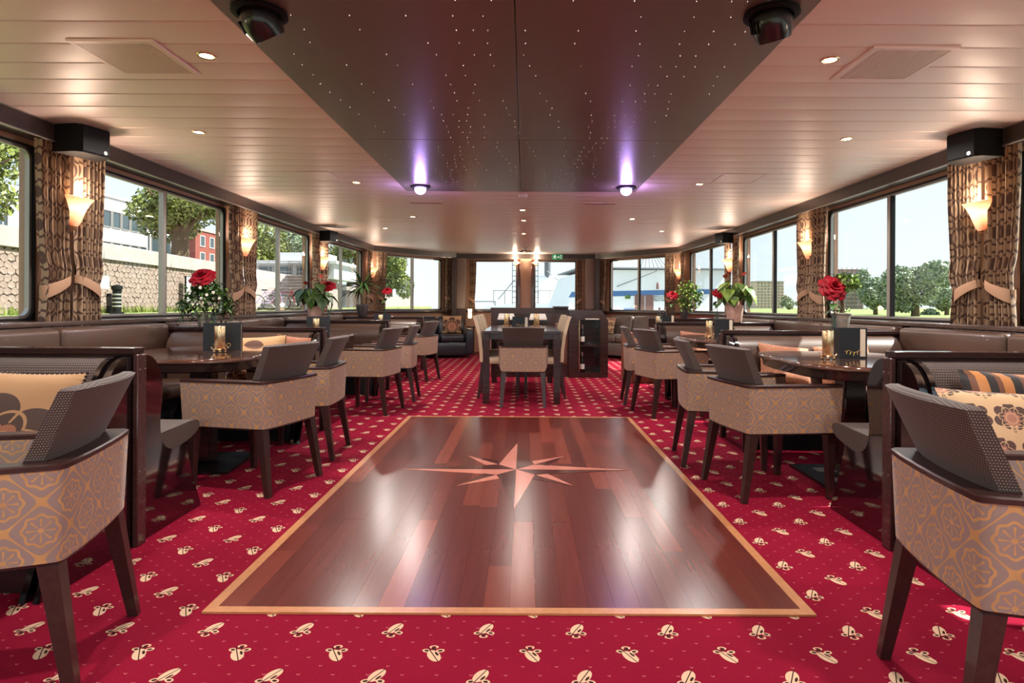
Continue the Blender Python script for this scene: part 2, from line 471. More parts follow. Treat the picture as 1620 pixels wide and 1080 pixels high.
    def loft(s, rings, closed=True, cap=True):
        m, n = len(rings), len(rings[0])
        vs = [p for r in rings for p in r]; fs = []
        for i in range(m-1):
            for k in range(n if closed else n-1):
                fs.append((i*n+k, i*n+(k+1) % n, (i+1)*n+(k+1) % n, (i+1)*n+k))
        if cap: fs += [tuple(range(n))[::-1], tuple(range((m-1)*n, m*n))]
        return s.add(vs, fs)
    def mesh(s, name, mat, sharp=40):
        me = bpy.data.meshes.new(name)
        me.from_pydata([tuple(p) for p in s.v], [], s.f)
        me.materials.append(mat.m)
        me.polygons.foreach_set('use_smooth', [True]*len(s.f))
        me.update()
        me.set_sharp_from_angle(angle=math.radians(sharp))
        ul = me.uv_layers.new(name='UVMap')
        arr = np.zeros((len(me.loops), 2), dtype=np.float32)
        for p, uv in zip(me.polygons, s.uv):
            if uv is not None:
                for k, li in enumerate(p.loop_indices): arr[li] = uv[k]
            else:
                nx, ny, nz = (abs(t) for t in p.normal)
                ax = (1, 2) if nx >= ny and nx >= nz else ((0, 2) if ny >= nz else (0, 1))
                for li, vi in zip(p.loop_indices, p.vertices):
                    co = s.v[vi]; arr[li] = (co[ax[0]], co[ax[1]])
        ul.data.foreach_set('uv', arr.ravel())
        return me
    def build(s, name, mat, parent=None, sharp=40):
        o = bpy.data.objects.new(name, s.mesh(name, mat, sharp)); COL.objects.link(o)
        if parent is not None: o.parent = parent
        return o

def put(name, me, parent=None, M=None):
    o = bpy.data.objects.new(name, me); COL.objects.link(o)
    if parent is not None: o.parent = parent
    if M is not None: o.matrix_basis = M
    return o
def tag(o, label=None, cat=None, group=None, kind=None):
    if label: o['label'] = label
    if cat: o['category'] = cat
    if group: o['group'] = group
    if kind: o['kind'] = kind
    return o
def thing(name, label, cat, loc=(0, 0, 0), rz=0.0, group=None):
    o = bpy.data.objects.new(name, None); COL.objects.link(o)
    o.location = loc; o.rotation_euler = (0, 0, rz); o.empty_display_size = 0.1
    return tag(o, label, cat, group)
def struct(o): o['kind'] = 'structure'; return o
def sempty(name, loc=(0, 0, 0)):
    o = bpy.data.objects.new(name, None); COL.objects.link(o); o.location = loc; o.empty_display_size = 0.1
    return struct(o)
KIDS = {}
def dup(root, label=None, loc=None, rz=None, group=None):
    def cp(o, parent):
        c = o.copy(); COL.objects.link(c)
        if parent is not None: c.parent = parent
        for k in [q for q in bpy.data.objects if q.parent == o]: cp(k, c)
        return c
    kids = list(root.children_recursive)
    m = {root: root.copy()}
    COL.objects.link(m[root])
    for k in kids: m[k] = k.copy(); COL.objects.link(m[k])
    for k in kids: m[k].parent = m[k.parent]
    r = m[root]
    if loc is not None: r.location = loc
    if rz is not None: r.rotation_euler = (0, 0, rz)
    if label: r['label'] = label
    if group: r['group'] = group
    return r
# ================================================================== THE ROOM
CEIL = 2.25
SILL, HEAD = 0.955, 2.10
XC = 0.02
def mx(x): return 2*XC - x

floor = struct(MB().add([(-3.4, -3.1, 0), (3.44, -3.1, 0), (3.44, 13.9, 0), (-3.4, 13.9, 0)], [(0, 1, 2, 3)]).build('floor', MT['carpet']))

# dance floor inlay: planks, oak border, compass star
DX0, DX1, DY0, DY1 = -1.11, 1.013, 2.04, 5.66
BW = 0.038
df = sempty('floor_inlay'); df['label'] = 'square reddish wood dance floor with pale oak border and compass star'
top = 0.008
CX, CY = -0.05, 3.83
for x0, x1, y0, y1 in ((DX0, DX1, DY0, DY0+BW), (DX0, DX1, DY1-BW, DY1), (DX0, DX0+BW, DY0+BW, DY1-BW), (DX1-BW, DX1, DY0+BW, DY1-BW)):
    MB().box(x0, x1, y0, y1, 0.0005, top).build('border_strip', MT['oak'], df)
rr = random.Random(3)
nrow = 22; pw = (DX1-DX0-2*BW)/nrow
for i in range(nrow):
    y = DY0+BW; x = DX0+BW+i*pw
    first = True
    while y < DY1-BW-0.02:
        L = rr.uniform(0.25, 1.2) if first else rr.uniform(0.7, 1.5)
        first = False
        y1 = min(y+L, DY1-BW)
        if DY1-BW-y1 < 0.25: y1 = DY1-BW
        g = 0.0003
        MB().box(x+g, x+pw-g, y+g, y1-g, 0.0005, top-0.0015+rr.uniform(-0.0003, 0.0003)).build('plank', MT['jarrah plank' if False else 'plank'], df)
        y = y1
def flat(poly, z0, z1, name, mat, parent):
    return MB().prism([(CX+p[0], CY+p[1]) for p in poly], 'z', z0, z1).build(name, mat, parent)
def rot2(p, k):
    for _ in range(k): p = (p[1], -p[0])
    return p
for k in range(4):                      # each point: a pale half and a dark half
    tip, ins, inr = (0.0, 0.735), (-0.118, 0.118), (0.118, 0.118)
    flat([rot2(p, k) for p in ((0, 0), ins, tip)][::-1], 0.0005, top, 'star_point', MT['starwood'], df)
    flat([rot2(p, k) for p in ((0, 0), tip, inr)][::-1], 0.0005, top, 'star_point_dark_half', MT['starwood_dark'], df)
    dt = (0.345, 0.345); a = (0.095, 0.20); b = (0.125, 0.125)
    flat([rot2(p, k) for p in (b, a, dt)], 0.0005, top, 'star_ray', MT['starwood'], df)
    a2 = (0.20, 0.095)
    flat([rot2(p, k) for p in (b, dt, a2)], 0.0005, top, 'star_ray_dark_half', MT['starwood_dark'], df)

# ceiling
ceil = sempty('ceiling')
MB().box(-3.45, 3.49, -3.1, 13.9, CEIL+0.02, CEIL+0.06).build('backing', MT['cornice'], ceil)
PW = 0.2135; y = 2.474 - PW*25
SX0, SX1, SY1 = -1.225, 1.135, 6.08
while y < 13.7:
    y0, y1 = y+0.0025, y+PW-0.0025
    def half(yy): return 3.24 if yy < 11.6 else max(0.3, 3.24 - (yy-11.6)*0.80)
    hw = half(y)
    spans = [(XC-hw, XC+hw)]
    if y1 <= SY1+0.1: spans = [(XC-hw, SX0-0.002), (SX1+0.002, XC+hw)]
    for a, b in spans:
        c = 0.004
        a_, b_ = y0+c*1.5, y1-c*1.5
        arc = [(a_+(b_-a_)*q/4, CEIL-0.0022*(1-(q/2-1)**2)) for q in range(5)]
        poly = [(y0, CEIL+0.018), (y0, CEIL+c)] + arc + [(y1, CEIL+c), (y1, CEIL+0.018)]
        MB().prism(poly, 'x', a, b).build('ceiling_plank', MT['ceil'], ceil, 20)
    y += PW
ye = [-3.0, -1.6, 0.3, 2.2-0.12, 4.195, SY1+0.02]
for i in range(len(ye)-1):
    for a, b in ((SX0, -0.045), (-0.045, SX1)):
        MB().rbox(((a+b)/2, (ye[i]+ye[i+1])/2, CEIL+0.004), (b-a-0.003, ye[i+1]-ye[i]-0.003, 0.022), 0.003, 1).build('star_panel', MT['starpanel'], ceil)
st = MB(); rr = random.Random(11)
z0 = CEIL-0.0085
for arm in range(15):                   # fibre optic stars in long drifting arcs
    a0 = -1.1 + arm*0.158
    for k in range(34):
        yy = 1.9 + k*0.124
        xx = a0 + 0.11*math.sin(yy*1.3+arm) + rr.gauss(0, 0.012) + 0.05*(yy-4)
        if abs(xx+0.045) < 1.06 and yy < SY1-0.1 and rr.random() < 0.8:
            r = rr.choice((0.0009, 0.0011, 0.0014))
            st.add([(xx-r, yy-r, z0), (xx+r, yy-r, z0), (xx+r, yy+r, z0), (xx-r, yy+r, z0), (xx, yy, z0-0.002)], [(0, 1, 4), (1, 2, 4), (2, 3, 4), (3, 0, 4)])
so = st.build('star_lights', MT['starlight'], ceil); so['kind'] = 'stuff'

# perimeter: segments run counter-clockwise so that +y of each segment's frame points into the room
PTS = {'rn': (3.28, -3.0), 'rf': (3.28, 8.95), 'rt': (3.17, 11.75), 'fr': (1.70, 13.62), 'fl': (mx(1.70), 13.62), 'lt': (mx(3.17), 11.75), 'lf': (mx(3.28), 8.95), 'ln': (mx(3.28), -3.0)}
def seg_frame(P, Q):
    P = Vector((P[0], P[1], 0)); Q = Vector((Q[0], Q[1], 0)); L = (Q-P).length; d = (Q-P)/L
    n = Vector((-d.y, d.x, 0))
    M = Matrix(((d.x, n.x, 0, P.x), (d.y, n.y, 0, P.y), (0, 0, 1, 0), (0, 0, 0, 1)))
    return M, L
def rrect(x0, x1, z0, z1, r, n=5):
    pts = []
    for cx, cz, a0 in ((x1-r, z0+r, -PI/2), (x1-r, z1-r, 0), (x0+r, z1-r, PI/2), (x0+r, z0+r, PI)):
        for k in range(n+1):
            a = a0 + PI/2*k/n
            pts.append((cx+r*math.cos(a), cz+r*math.sin(a)))
    return pts
def ring_prism(mb, outer, inner, y0, y1):
    n = len(outer)
    vs = [(p[0], y, p[1]) for y in (y0, y1) for p in outer] + [(p[0], y, p[1]) for y in (y0, y1) for p in inner]
    fs = []
    for i in range(n):
        j = (i+1) % n
        fs += [(i, j, 2*n+j, 2*n+i), (n+j, n+i, 3*n+i, 3*n+j), (j, i, n+i, n+j), (2*n+i, 2*n+j, 3*n+j, 3*n+i)]
    return mb.add(vs, fs)
NWIN = [0]; NTRIM = [0]
def window(M, a, b, sill=SILL, head=HEAD, mull=True, r=0.07):
    NWIN[0] += 1
    wn = sempty('window_%d' % NWIN[0]); wn.matrix_world = M @ Matrix.Translation((a, 0, 0))
    W = b-a
    def out_of(r_, g): return rrect(0.002+g, W-0.002-g, sill+0.002+g, head-0.002-g, r_)
    mb = MB(); ring_prism(mb, rrect(0.001, W-0.001, sill+0.001, head-0.001, 0.004), out_of(r, 0.011), -0.05, 0.012)
    mb.build('outer_frame', MT['gasket'], wn)
    mb = MB(); ring_prism(mb, out_of(r, 0.0115), out_of(r*0.8, 0.030), -0.035, -0.005)
    mb.build('inner_frame', MT['alu'], wn)
    g = 0.031
    if mull:
        MB().box(W/2-0.012, W/2+0.03, -0.04, 0.004, sill+0.0305, head-0.0305).build('mullion', MT['alu'], wn)
        MB().box(W/2-0.03, W/2-0.0125, -0.035, -0.002, sill+0.0305, head-0.0305).build('mullion_gasket', MT['gasket'], wn)
        cuts = ((g, W/2-0.03), (W/2+0.03, W-g))
    else: cuts = ((g, W-g),)
    for p, q in cuts:
        MB().box(p, q, -0.022, -0.018, sill+g, head-g).build('pane', MT['glass'], wn)
    return wn
def wall_seg(name, P, Q, wins, mat='pier', sill=SILL, head=HEAD, mull=True, ledge=0.15, cor=0.15, r=0.07, frames=True):
    M, L = seg_frame(PTS[P], PTS[Q])
    mb = MB()
    mb.box(0, L, -0.10, 0, 0, sill); mb.box(0, L, -0.10, 0, head, CEIL+0.02)
    xs = [0] + [t for wd in wins for t in wd] + [L]
    for i in range(0, len(xs), 2): mb.box(xs[i], xs[i+1], -0.10, 0, sill, head)
    o = mb.build(name, MT[mat]); o.matrix_world = M; struct(o)
    for a, b in wins: window(M, a, b, sill, head, mull, r)
    e = 0.0
    NTRIM[0] += 1
    t = sempty('trim_%d' % NTRIM[0]); t.matrix_world = M
    MB().box(e, L-e, 0.001, cor, CEIL-0.115, CEIL-0.001).build('cornice', MT['cornice'], t)
    MB().box(e, L-e, cor, cor+0.006, CEIL-0.008, CEIL-0.001).build('cornice_strip', MT['alu'], t)
    MB().box(e, L-e, cor-0.02, cor+0.004, CEIL-0.121, CEIL-0.1155).build('cornice_strip', MT['alu'], t)
    if ledge:
        MB().rbox((L/2, ledge/2, sill-0.022), (L, ledge-0.002, 0.036), 0.008, 2).build('window_ledge', MT['sill_wood'], t)
    return M, L
R0 = 3.0
WY = (-1.93, 0.36, 2.84, 5.32, 7.80)  # rearmost side windows are out of view, added to let in daylight
wall_seg('wall_right', 'rn', 'rf', [(c-1.06+R0, c+1.06+R0) for c in WY])
M_, L_ = seg_frame(PTS['rf'], PTS['rt'])
wall_seg('wall_right_fore', 'rf', 'rt', [(0.26, 2.42)])
wall_seg('wall_right_bow', 'rt', 'fr', [(0.33, 2.02)])
MF, LF = wall_seg('wall_front', 'fr', 'fl', [(0.507, 1.482), (1.875, 2.893)], mull=False, cor=0.12, ledge=0.10, r=0.02)
wall_seg('wall_left_bow', 'fl', 'lt', [(2.379-2.02, 2.379-0.33)])
wall_seg('wall_left_fore', 'lt', 'lf', [(2.802-2.42, 2.802-0.26)])
wall_seg('wall_left', 'lf', 'ln', [(8.95-c-1.06, 8.95-c+1.06) for c in WY[::-1]])
wall_seg('wall_back', 'ln', 'rn', [(0.2, 2.2), (2.3, 4.2), (4.3, 6.3)], sill=0.12)  # unseen stern glazing, enlarged to bring sky light to the near end

# front wall: taupe panels with dark boxes below, beige centre pier in a wooden frame
for sx in (1, -1):
    t = sempty('trim_%d' % (9 if sx > 0 else 10))
    xa = XC + sx*1.36; xb = XC + sx*1.66
    x0, x1 = min(xa, xb), max(xa, xb)
    MB().rbox(((x0+x1)/2, 13.42, 1.56), (x1-x0, 0.18, 1.14), 0.006, 1).build('wall_panel', MT['wallpanel'], t)
    MB().rbox(((x0+x1)/2, 13.40, 0.80), (x1-x0, 0.2, 0.37), 0.006, 1).build('lower_panel', MT['darkpanel'], t)
    MB().box(XC+sx*1.60-0.05, XC+sx*1.60+0.05, 13.2, 13.34, 0.02, CEIL-0.12).build('corner_post', MT['darkpanel'], t)
    MB().ball((XC+sx*1.44, 13.325, 1.66), 0.022, 10, 6).build('knob', MT['chrome'], t)
t = sempty('trim_11')
MB().box(-0.105, 0.150, 13.44, 13.615, SILL, HEAD+0.03).build('pier_panel', MT['beige'], t)
for x0, x1 in ((-0.165, -0.106), (0.151, 0.212)):
    MB().rbox(((x0+x1)/2, 13.50, 1.54), (x1-x0-0.002, 0.22, 1.16), 0.006, 1).build('pier_post', MT['walnut'], t)
# ================================================================== CEILING FITTINGS
def downlight(x, y, label, power=DOWN_W):
    t = thing('downlight', label, 'downlight', (x, y, CEIL), 0, 'recessed ceiling lamps')
    MB().lathe([(0.030, -0.001), (0.032, -0.006), (0.040, -0.007), (0.044, -0.003), (0.044, 0.0)], 20).build('trim_ring', MT['brass'], t)
    MB().lathe([(1e-4, -0.0035), (0.031, -0.0035)], 16).build('lens', MT['lampglow'], t)
    l = bpy.data.lights.new('downlight_lamp', 'AREA'); l.shape = 'DISK'; l.size = 0.09; l.energy = power; l.color = (1.0, 0.92, 0.85)
    l.spread = math.radians(170)
    o = bpy.data.objects.new('downlight_lamp', l); COL.objects.link(o); o.parent = t; o.location = (0, 0, -0.012)
    return t
DL = [(-1.516, 2.807, 'lit brass downlight beside the square speaker grille, stone wall side'),
      (-2.243, 4.056, 'brass downlight over the first table, stone wall side'),
      (1.45, 2.82, 'lit brass downlight beside the square speaker grille, lawn side'),
      (2.25, 4.14, 'brass downlight over the first table, lawn side'),
      (-1.63, 5.7, 'downlight near the flush hatch, stone wall side'),
      (1.68, 5.7, 'downlight near the flush hatch, lawn side'),
      (-1.50, 7.9, 'downlight above the second row of tub chairs, stone wall side'),
      (-2.15, 9.1, 'downlight over the third table, stone wall side'),
      (1.45, 8.0, 'downlight above the second row of tub chairs, lawn side'),
      (2.15, 9.3, 'downlight over the third table, lawn side'),
      (-0.03, 7.3, 'small downlight just past the smoke detector'),
      (-0.02, 8.2, 'small downlight above the end of the dining table'),
      (-0.02, 9.7, 'small downlight above the shelf cabinet')]
for a in DL: downlight(*a, power=DOWN_W if abs(a[0]) > 0.5 else 5.0)
for x, y, lb in ((-1.5, 0.6, 'over the aisle beside the rear chairs, stone wall side'), (1.5, 0.6, 'over the aisle beside the rear chairs, lawn side'), (-2.2, -1.2, 'over the rear bench, stone wall side'), (2.2, -1.2, 'over the rear bench, lawn side'), (0.7, -2.2, 'in the middle by the stern wall')):  # lamps out of view, added to brighten the room
    downlight(x, y, 'unseen added fill downlight ' + lb)

def grille(cx, cy, label):
    t = thing('ceiling_speaker', label, 'speaker grille', (cx, cy, CEIL), 0, 'square ceiling speakers')
    h = 0.197
    mb = MB(); n = 4
    o = [(-h, -h), (h, -h), (h, h), (-h, h)]; i_ = [(p[0]*0.87, p[1]*0.87) for p in o]
    vs = [(p[0], p[1], 0.0) for p in o] + [(p[0]*0.985, p[1]*0.985, -0.009) for p in o] + [(p[0], p[1], -0.009) for p in i_] + [(p[0], p[1], -0.001) for p in i_]
    fs = []
    for a in range(3):
        for k in range(4): fs.append((a*4+k, a*4+(k+1) % 4, (a+1)*4+(k+1) % 4, (a+1)*4+k))
    mb.add(vs, fs).build('frame', MT['grille'], t)
    MB().box(-h*0.87, h*0.87, -h*0.87, h*0.87, -0.003, -0.001).build('backing', MT['grille_dark'], t)
    me = MB().box(-0.0038, 0.0038, -h*0.87, h*0.87, -0.0075, -0.0032).mesh('slat', MT['grille'])
    for k in range(27): put('slat', me, t, Matrix.Translation((-h*0.84 + k*2*h*0.84/26, 0, 0)))
grille(-1.863, 2.836, 'square pale speaker grille in the ceiling, stone wall side')
grille(1.77, 2.866, 'square pale speaker grille in the ceiling, lawn side')

def hatch(cx, cy, sx, sy, label):
    t = thing('ceiling_hatch', label, 'hatch', (cx, cy, CEIL), 0, 'flush ceiling hatches')
    mb = MB(); ring_prism(mb, [(-sx, -sy), (sx, -sy), (sx, sy), (-sx, sy)], [(-sx+.02, -sy+.02), (sx-.02, -sy+.02), (sx-.02, sy-.02), (-sx+.02, sy-.02)], 0, 0.006)
    mb.v = [(p[0], p[2], -p[1]) for p in mb.v]
    mb.build('frame', MT['grille'], t)
    MB().box(-sx+.022, sx-.022, -sy+.022, sy-.022, -0.003, 0.0).build('panel', MT['ceil'], t)
hatch(-1.95, 5.45, 0.2, 0.2, 'flush square hatch in the ceiling between the two near tables, stone wall side')
hatch(1.97, 5.45, 0.2, 0.2, 'flush square hatch in the ceiling between the two near tables, lawn side')
hatch(-1.85, 8.2, 0.2, 0.2, 'flush square hatch in the far ceiling, stone wall side')
hatch(1.80, 8.2, 0.2, 0.2, 'flush square hatch in the far ceiling, lawn side')
hatch(-1.95, 10.9, 0.25, 0.2, 'farthest flush hatch in the ceiling near the bow window, stone wall side')
hatch(1.95, 10.9, 0.25, 0.2, 'farthest flush hatch in the ceiling near the bow window, lawn side')
def vent(cx, cy, label):
    t = thing('air_vent', label, 'vent', (cx, cy, CEIL), 0, 'slotted air vents')
    MB().box(-0.185, 0.185, -0.05, 0.05, -0.004, 0).build('frame', MT['grille'], t)
    me = MB().box(-0.004, 0.004, -0.035, 0.035, -0.0065, -0.0042).mesh('slat', MT['grille_dark'])  # dark bars standing for the shade in the slots
    for k in range(22): put('slat', me, t, Matrix.Translation((-0.168+k*0.016, 0, 0)))
vent(-1.145, 6.83, 'slotted air vent beyond the star ceiling, stone wall side')
vent(0.868, 6.83, 'slotted air vent beyond the star ceiling, lawn side')
t = thing('smoke_detector', 'round white smoke detector at the far edge of the star ceiling', 'smoke detector', (-0.025, 6.30, CEIL))
MB().lathe([(0.05, 0), (0.052, -0.012), (0.045, -0.02), (0.045, -0.028), (0.03, -0.04), (1e-4, -0.042)], 20).build('body', MT['offwhite'], t)
MB().ball((0.02, -0.03, -0.034), 0.004, 8, 5).build('indicator', MT['rose'], t)

def scanner(x, y, rz, tilt, label, lens):
    t = thing('moving_spotlight', label, 'stage light', (x, y, CEIL-0.008), rz, 'ball spotlights in the star ceiling')
    MB().lathe([(0.085, 0.0), (0.105, -0.002), (0.108, -0.012), (0.098, -0.018), (0.083, -0.018), (0.083, -0.002)], 28).build('flange', MT['black'], t)
    M = Matrix.Translation((0, 0, -0.03)) @ Matrix.Rotation(tilt, 4, 'X')
    mb = MB()
    mb.lathe([(1e-4, 0.075), (0.045, 0.06), (0.07, 0.03), (0.078, 0.0), (0.076, -0.03), (0.070, -0.06), (0.064, -0.075), (0.058, -0.072), (0.056, -0.06), (1e-4, -0.06)], 24, M)
    hd = mb.build('head', MT['blacksatin'], t)
    MB().lathe([(1e-4, -0.0635), (0.055, -0.0635)], 20, M).build('lens', MT[lens], hd)
    for k in range(5):
        a = -0.5 + k*0.25
        MB().box(-0.003, 0.003, 0.06, 0.082, -0.03, 0.02, M @ Matrix.Rotation(a + 2.2, 4, 'Z')).build('cooling_fin', MT['black'], hd)
    return t
scanner(-1.068, 2.37, -0.6, 0.65, 'black ball spotlight with rainbow lens, near corner of the star ceiling', 'rainbow')
scanner(0.98, 2.36, -0.7, 0.5, 'black ball spotlight with dark violet lens, near corner of the star ceiling', 'violetlens')
for x, lab in ((-1.036, 'lilac glowing ball spotlight at the far corner of the star ceiling, stone wall side'), (0.998, 'lilac glowing ball spotlight at the far corner of the star ceiling, lawn side')):
    t = thing('moving_spotlight', lab, 'stage light', (x, 5.84, CEIL-0.008), 0, 'ball spotlights in the star ceiling')
    MB().lathe([(0.065, 0.0), (0.095, -0.002), (0.098, -0.012), (0.088, -0.018), (0.067, -0.018)], 24).build('flange', MT['black'], t)
    MB().ball((0, 0, -0.03), (0.056, 0.056, 0.05), 16, 10).build('lens', MT['purpleglow'], t)
    l = bpy.data.lights.new('spot_lamp', 'POINT'); l.energy = 5.0; l.color = (0.55, 0.35, 1.0); l.shadow_soft_size = 0.04
    o = bpy.data.objects.new('spot_lamp', l); COL.objects.link(o); o.parent = t; o.location = (0, -0.02, -0.10)

def wall_speaker(x, y, z, s, rz, label):
    t = thing('wall_speaker', label, 'speaker', (x, y, z), rz, 'black corner loudspeakers')
    w_, d_, h_ = 0.27*s, 0.17*s, 0.165*s
    poly = [(-w_/2, 0.0), (w_/2, 0.0), (w_*0.40, -d_*0.85), (w_*0.3, -d_), (-w_*0.3, -d_), (-w_*0.40, -d_*0.85)]
    MB().prism(poly, 'z', -h_/2, h_/2).build('cabinet', MT['black'], t)
    MB().prism([(-w_*0.30, -d_-0.006), (-w_*0.30, -d_-0.001), (w_*0.30, -d_-0.001), (w_*0.30, -d_-0.006)], 'z', -h_*0.44, h_*0.44).build('front_grille', MT['gasket'], t)
    MB().box(-0.03, 0.03, 0.001, 0.05, -0.03, 0.03).build('bracket', MT['black'], t)
    MB().lathe([(1e-4, 0), (0.012*s, 0), (0.012*s, 0.004)], 10, Matrix.Translation((w_*0.2, -d_-0.008, -h_*0.36)) @ Matrix.Rotation(PI/2, 4, 'X')).build('badge', MT['alu'], t)
wall_speaker(-3.06, 4.02, 2.155, 1.1, PI/2-0.3, 'large black loudspeaker above the nearest curtain pair, stone wall side')
wall_speaker(3.10, 4.02, 2.155, 1.1, -PI/2+0.3, 'large black loudspeaker above the nearest curtain pair, lawn side')
wall_speaker(-3.03, 9.0, 2.10, 0.95, PI/2-0.5, 'far black loudspeaker with white badge, stone wall side')
wall_speaker(3.07, 9.0, 2.10, 0.95, -PI/2+0.5, 'far black loudspeaker on the cornice, lawn side')

# exit sign over the bow window
t = thing('exit_sign', 'green emergency exit sign with running man above the front window', 'exit sign', (0.735, 13.36, 2.165))
MB().rbox((0, 0, 0), (0.24, 0.03, 0.115), 0.004, 1).build('box', MT['green_sign'], t)
fig = MB()
q = lambda x, z, w, h, a: fig.box(-w/2, w/2, -0.0165, -0.0155, -h/2, h/2, Matrix.Translation((x, 0, z)) @ Matrix.Rotation(a, 4, 'Y'))
fig.lathe([(1e-4, 0), (0.010, 0)], 12, Matrix.Translation((-0.055, -0.0165, 0.034)) @ Matrix.Rotation(PI/2, 4, 'X'))
for a in ((-0.062, 0.008, 0.016, 0.045, 0.2), (-0.078, -0.018, 0.010, 0.038, 0.7), (-0.052, -0.022, 0.010, 0.036, -0.5), (-0.044, -0.036, 0.03, 0.009, 0.2), (-0.046, 0.014, 0.03, 0.009, 0.5), (-0.08, 0.016, 0.028, 0.009, -0.6)): q(*a)
q(0.0, 0.0, 0.05, 0.012, 0.0)
fig.add([(0.022, -0.016, 0.02), (0.022, -0.016, -0.02), (0.046, -0.016, 0.0)], [(0, 1, 2)])
ring_prism(fig, [(0.06, -0.04), (0.1, -0.04), (0.1, 0.042), (0.06, 0.042)], [(0.068, -0.04), (0.092, -0.04), (0.092, 0.034), (0.068, 0.034)], -0.0165, -0.0155)
fig.build('pictogram', MT['sign_white'], t)

# flower shaped lamp on the ceiling and two up/down lights on the front pier
t = thing('ceiling_lamp', 'small flower shaped metal ceiling lamp in front of the centre pier', 'ceiling lamp', (0.0, 12.0, CEIL))
MB().lathe([(0.05, 0), (0.05, -0.02), (0.015, -0.03), (0.015, -0.06), (0.03, -0.07), (1e-4, -0.085)], 14).build('canopy', MT['chrome'], t)
for k in range(6):
    a = k*PI/3 + 0.2
    c, s = math.cos(a), math.sin(a)
    MB().tube([(c*r, s*r, -0.06-0.05*math.sin(r*14)*0.5) for r in (0.01, 0.05, 0.1, 0.14, 0.17)], lambda q: 0.011-0.004*q, 6).build('arm', MT['blacksatin'], t)
for x, sx, lab in ((-0.205, -1, 'amber glass wall light by the centre pier, stone wall side'), (0.255, 1, 'amber glass wall light by the centre pier, lawn side')):
    t = thing('pier_light', lab, 'wall lamp', (x, 13.36, 2.06), 0, 'pair of lights on the centre pier')
    M = Matrix.Rotation(sx*0.55, 4, 'Y')
    MB().lathe([(0.012, -0.06), (0.028, -0.02), (0.05, 0.045), (0.085, 0.075), (0.08, 0.077), (0.045, 0.047), (0.02, -0.02)], 16, M @ Matrix.Rotation(PI, 4, 'X')).build('shade', MT['sconce'], t)
    MB().tube([(0, 0.13, 0.06), (0, 0.06, 0.075), (0, 0.0, 0.055)], 0.008, 6).build('arm', MT['brass'], t)
    MB().lathe([(0.035, 0), (0.035, 0.012), (1e-4, 0.014)], 12, Matrix.Translation((0, 0.135, 0.06)) @ Matrix.Rotation(PI/2, 4, 'X')).build('backplate', MT['brass'], t)
    l = bpy.data.lights.new('pier_lamp', 'POINT'); l.energy = 6.0; l.color = (1.0, 0.80, 0.6); l.shadow_soft_size = 0.04
    o = bpy.data.objects.new('pier_lamp', l); COL.objects.link(o); o.parent = t; o.location = (sx*0.02, -0.02, 0.12)

# ------------------------------------------------------------------ sconces on the piers
def sconce_proto():
    t = thing('wall_sconce', 'x', 'wall lamp', (0, 0, 0), 0, 'amber glass wall sconces')
    def sc(f, a): return 1.0 + (0.16*math.cos(5*a) if f > 0.32 and f < 0.72 else 0.05*math.cos(5*a))*(f if f < 0.6 else 1-f)
    T = Matrix.Translation((0, 0.12, 0)) @ Matrix.Rotation(-0.18, 4, 'X')
    prof = [(0.024, -0.10), (0.036, -0.07), (0.045, -0.02), (0.056, 0.03), (0.072, 0.075), (0.086, 0.10), (0.082, 0.102), (0.066, 0.075), (0.05, 0.03), (0.038, -0.02), (0.028, -0.07)]
    MB().lathe(prof, 25, T, sc).build('glass_shade', MT['sconce'], t)
    MB().lathe([(1e-4, -0.112), (0.014, -0.108), (0.026, -0.097), (0.022, -0.09)], 14, T).build('shade_holder', MT['brass'], t)
    MB().tube([(0, 0.02, -0.02), (0, 0.05, -0.10), (0, 0.09, -0.13), (0, 0.115, -0.115)], 0.006, 6).build('arm', MT['brass'], t)
    MB().lathe([(0.03, 0), (0.03, 0.01), (0.012, 0.022), (1e-4, 0.024)], 14, Matrix.Translation((0, 0.002, -0.02)) @ Matrix.Rotation(-PI/2, 4, 'X') @ Matrix.Diagonal((1, 1.6, 1, 1))).build('backplate', MT['brass'], t)
    l = bpy.data.lights.new('sconce_lamp', 'POINT'); l.energy = 6.0; l.color = (1.0, 0.84, 0.68); l.shadow_soft_size = 0.07
    o = bpy.data.objects.new('sconce_lamp', l); COL.objects.link(o); o.parent = t; o.location = (0, 0.13, 0.12)
    return t
proto = sconce_proto(); first = True
SCN = [('nearest curtain pair', 4.07), ('second curtain pair', 6.55), ('curtain pair under the far loudspeaker', 9.05), ('curtain pair by the bow window', 11.62)]
for sx, side in ((-1, 'stone wall side'), (1, 'lawn side')):
    for nm, yy in SCN:
        xw = 3.26 if yy < 9 else 3.26 - (yy-8.95)*0.04
        x = XC + sx*(xw-0.03)
        rz = -sx*(-PI/2) if False else (PI/2 if sx > 0 else -PI/2)
        lab = 'lit amber sconce between the %s, %s' % (nm, side)
        if first: o = proto; o['label'] = lab; first = False
        else: o = dup(proto, lab)
        o.location = (x, yy, 1.70); o.rotation_euler = (0, 0, rz)
for rx, lab in ((-1, 'lit amber sconce beyond the rear curtain pair, stone wall side'), (1, 'lit amber sconce beyond the rear curtain pair, lawn side')):
    o = dup(proto, lab); o.location = (XC+rx*3.23, 1.6, 1.70); o.rotation_euler = (0, 0, PI/2 if rx > 0 else -PI/2)

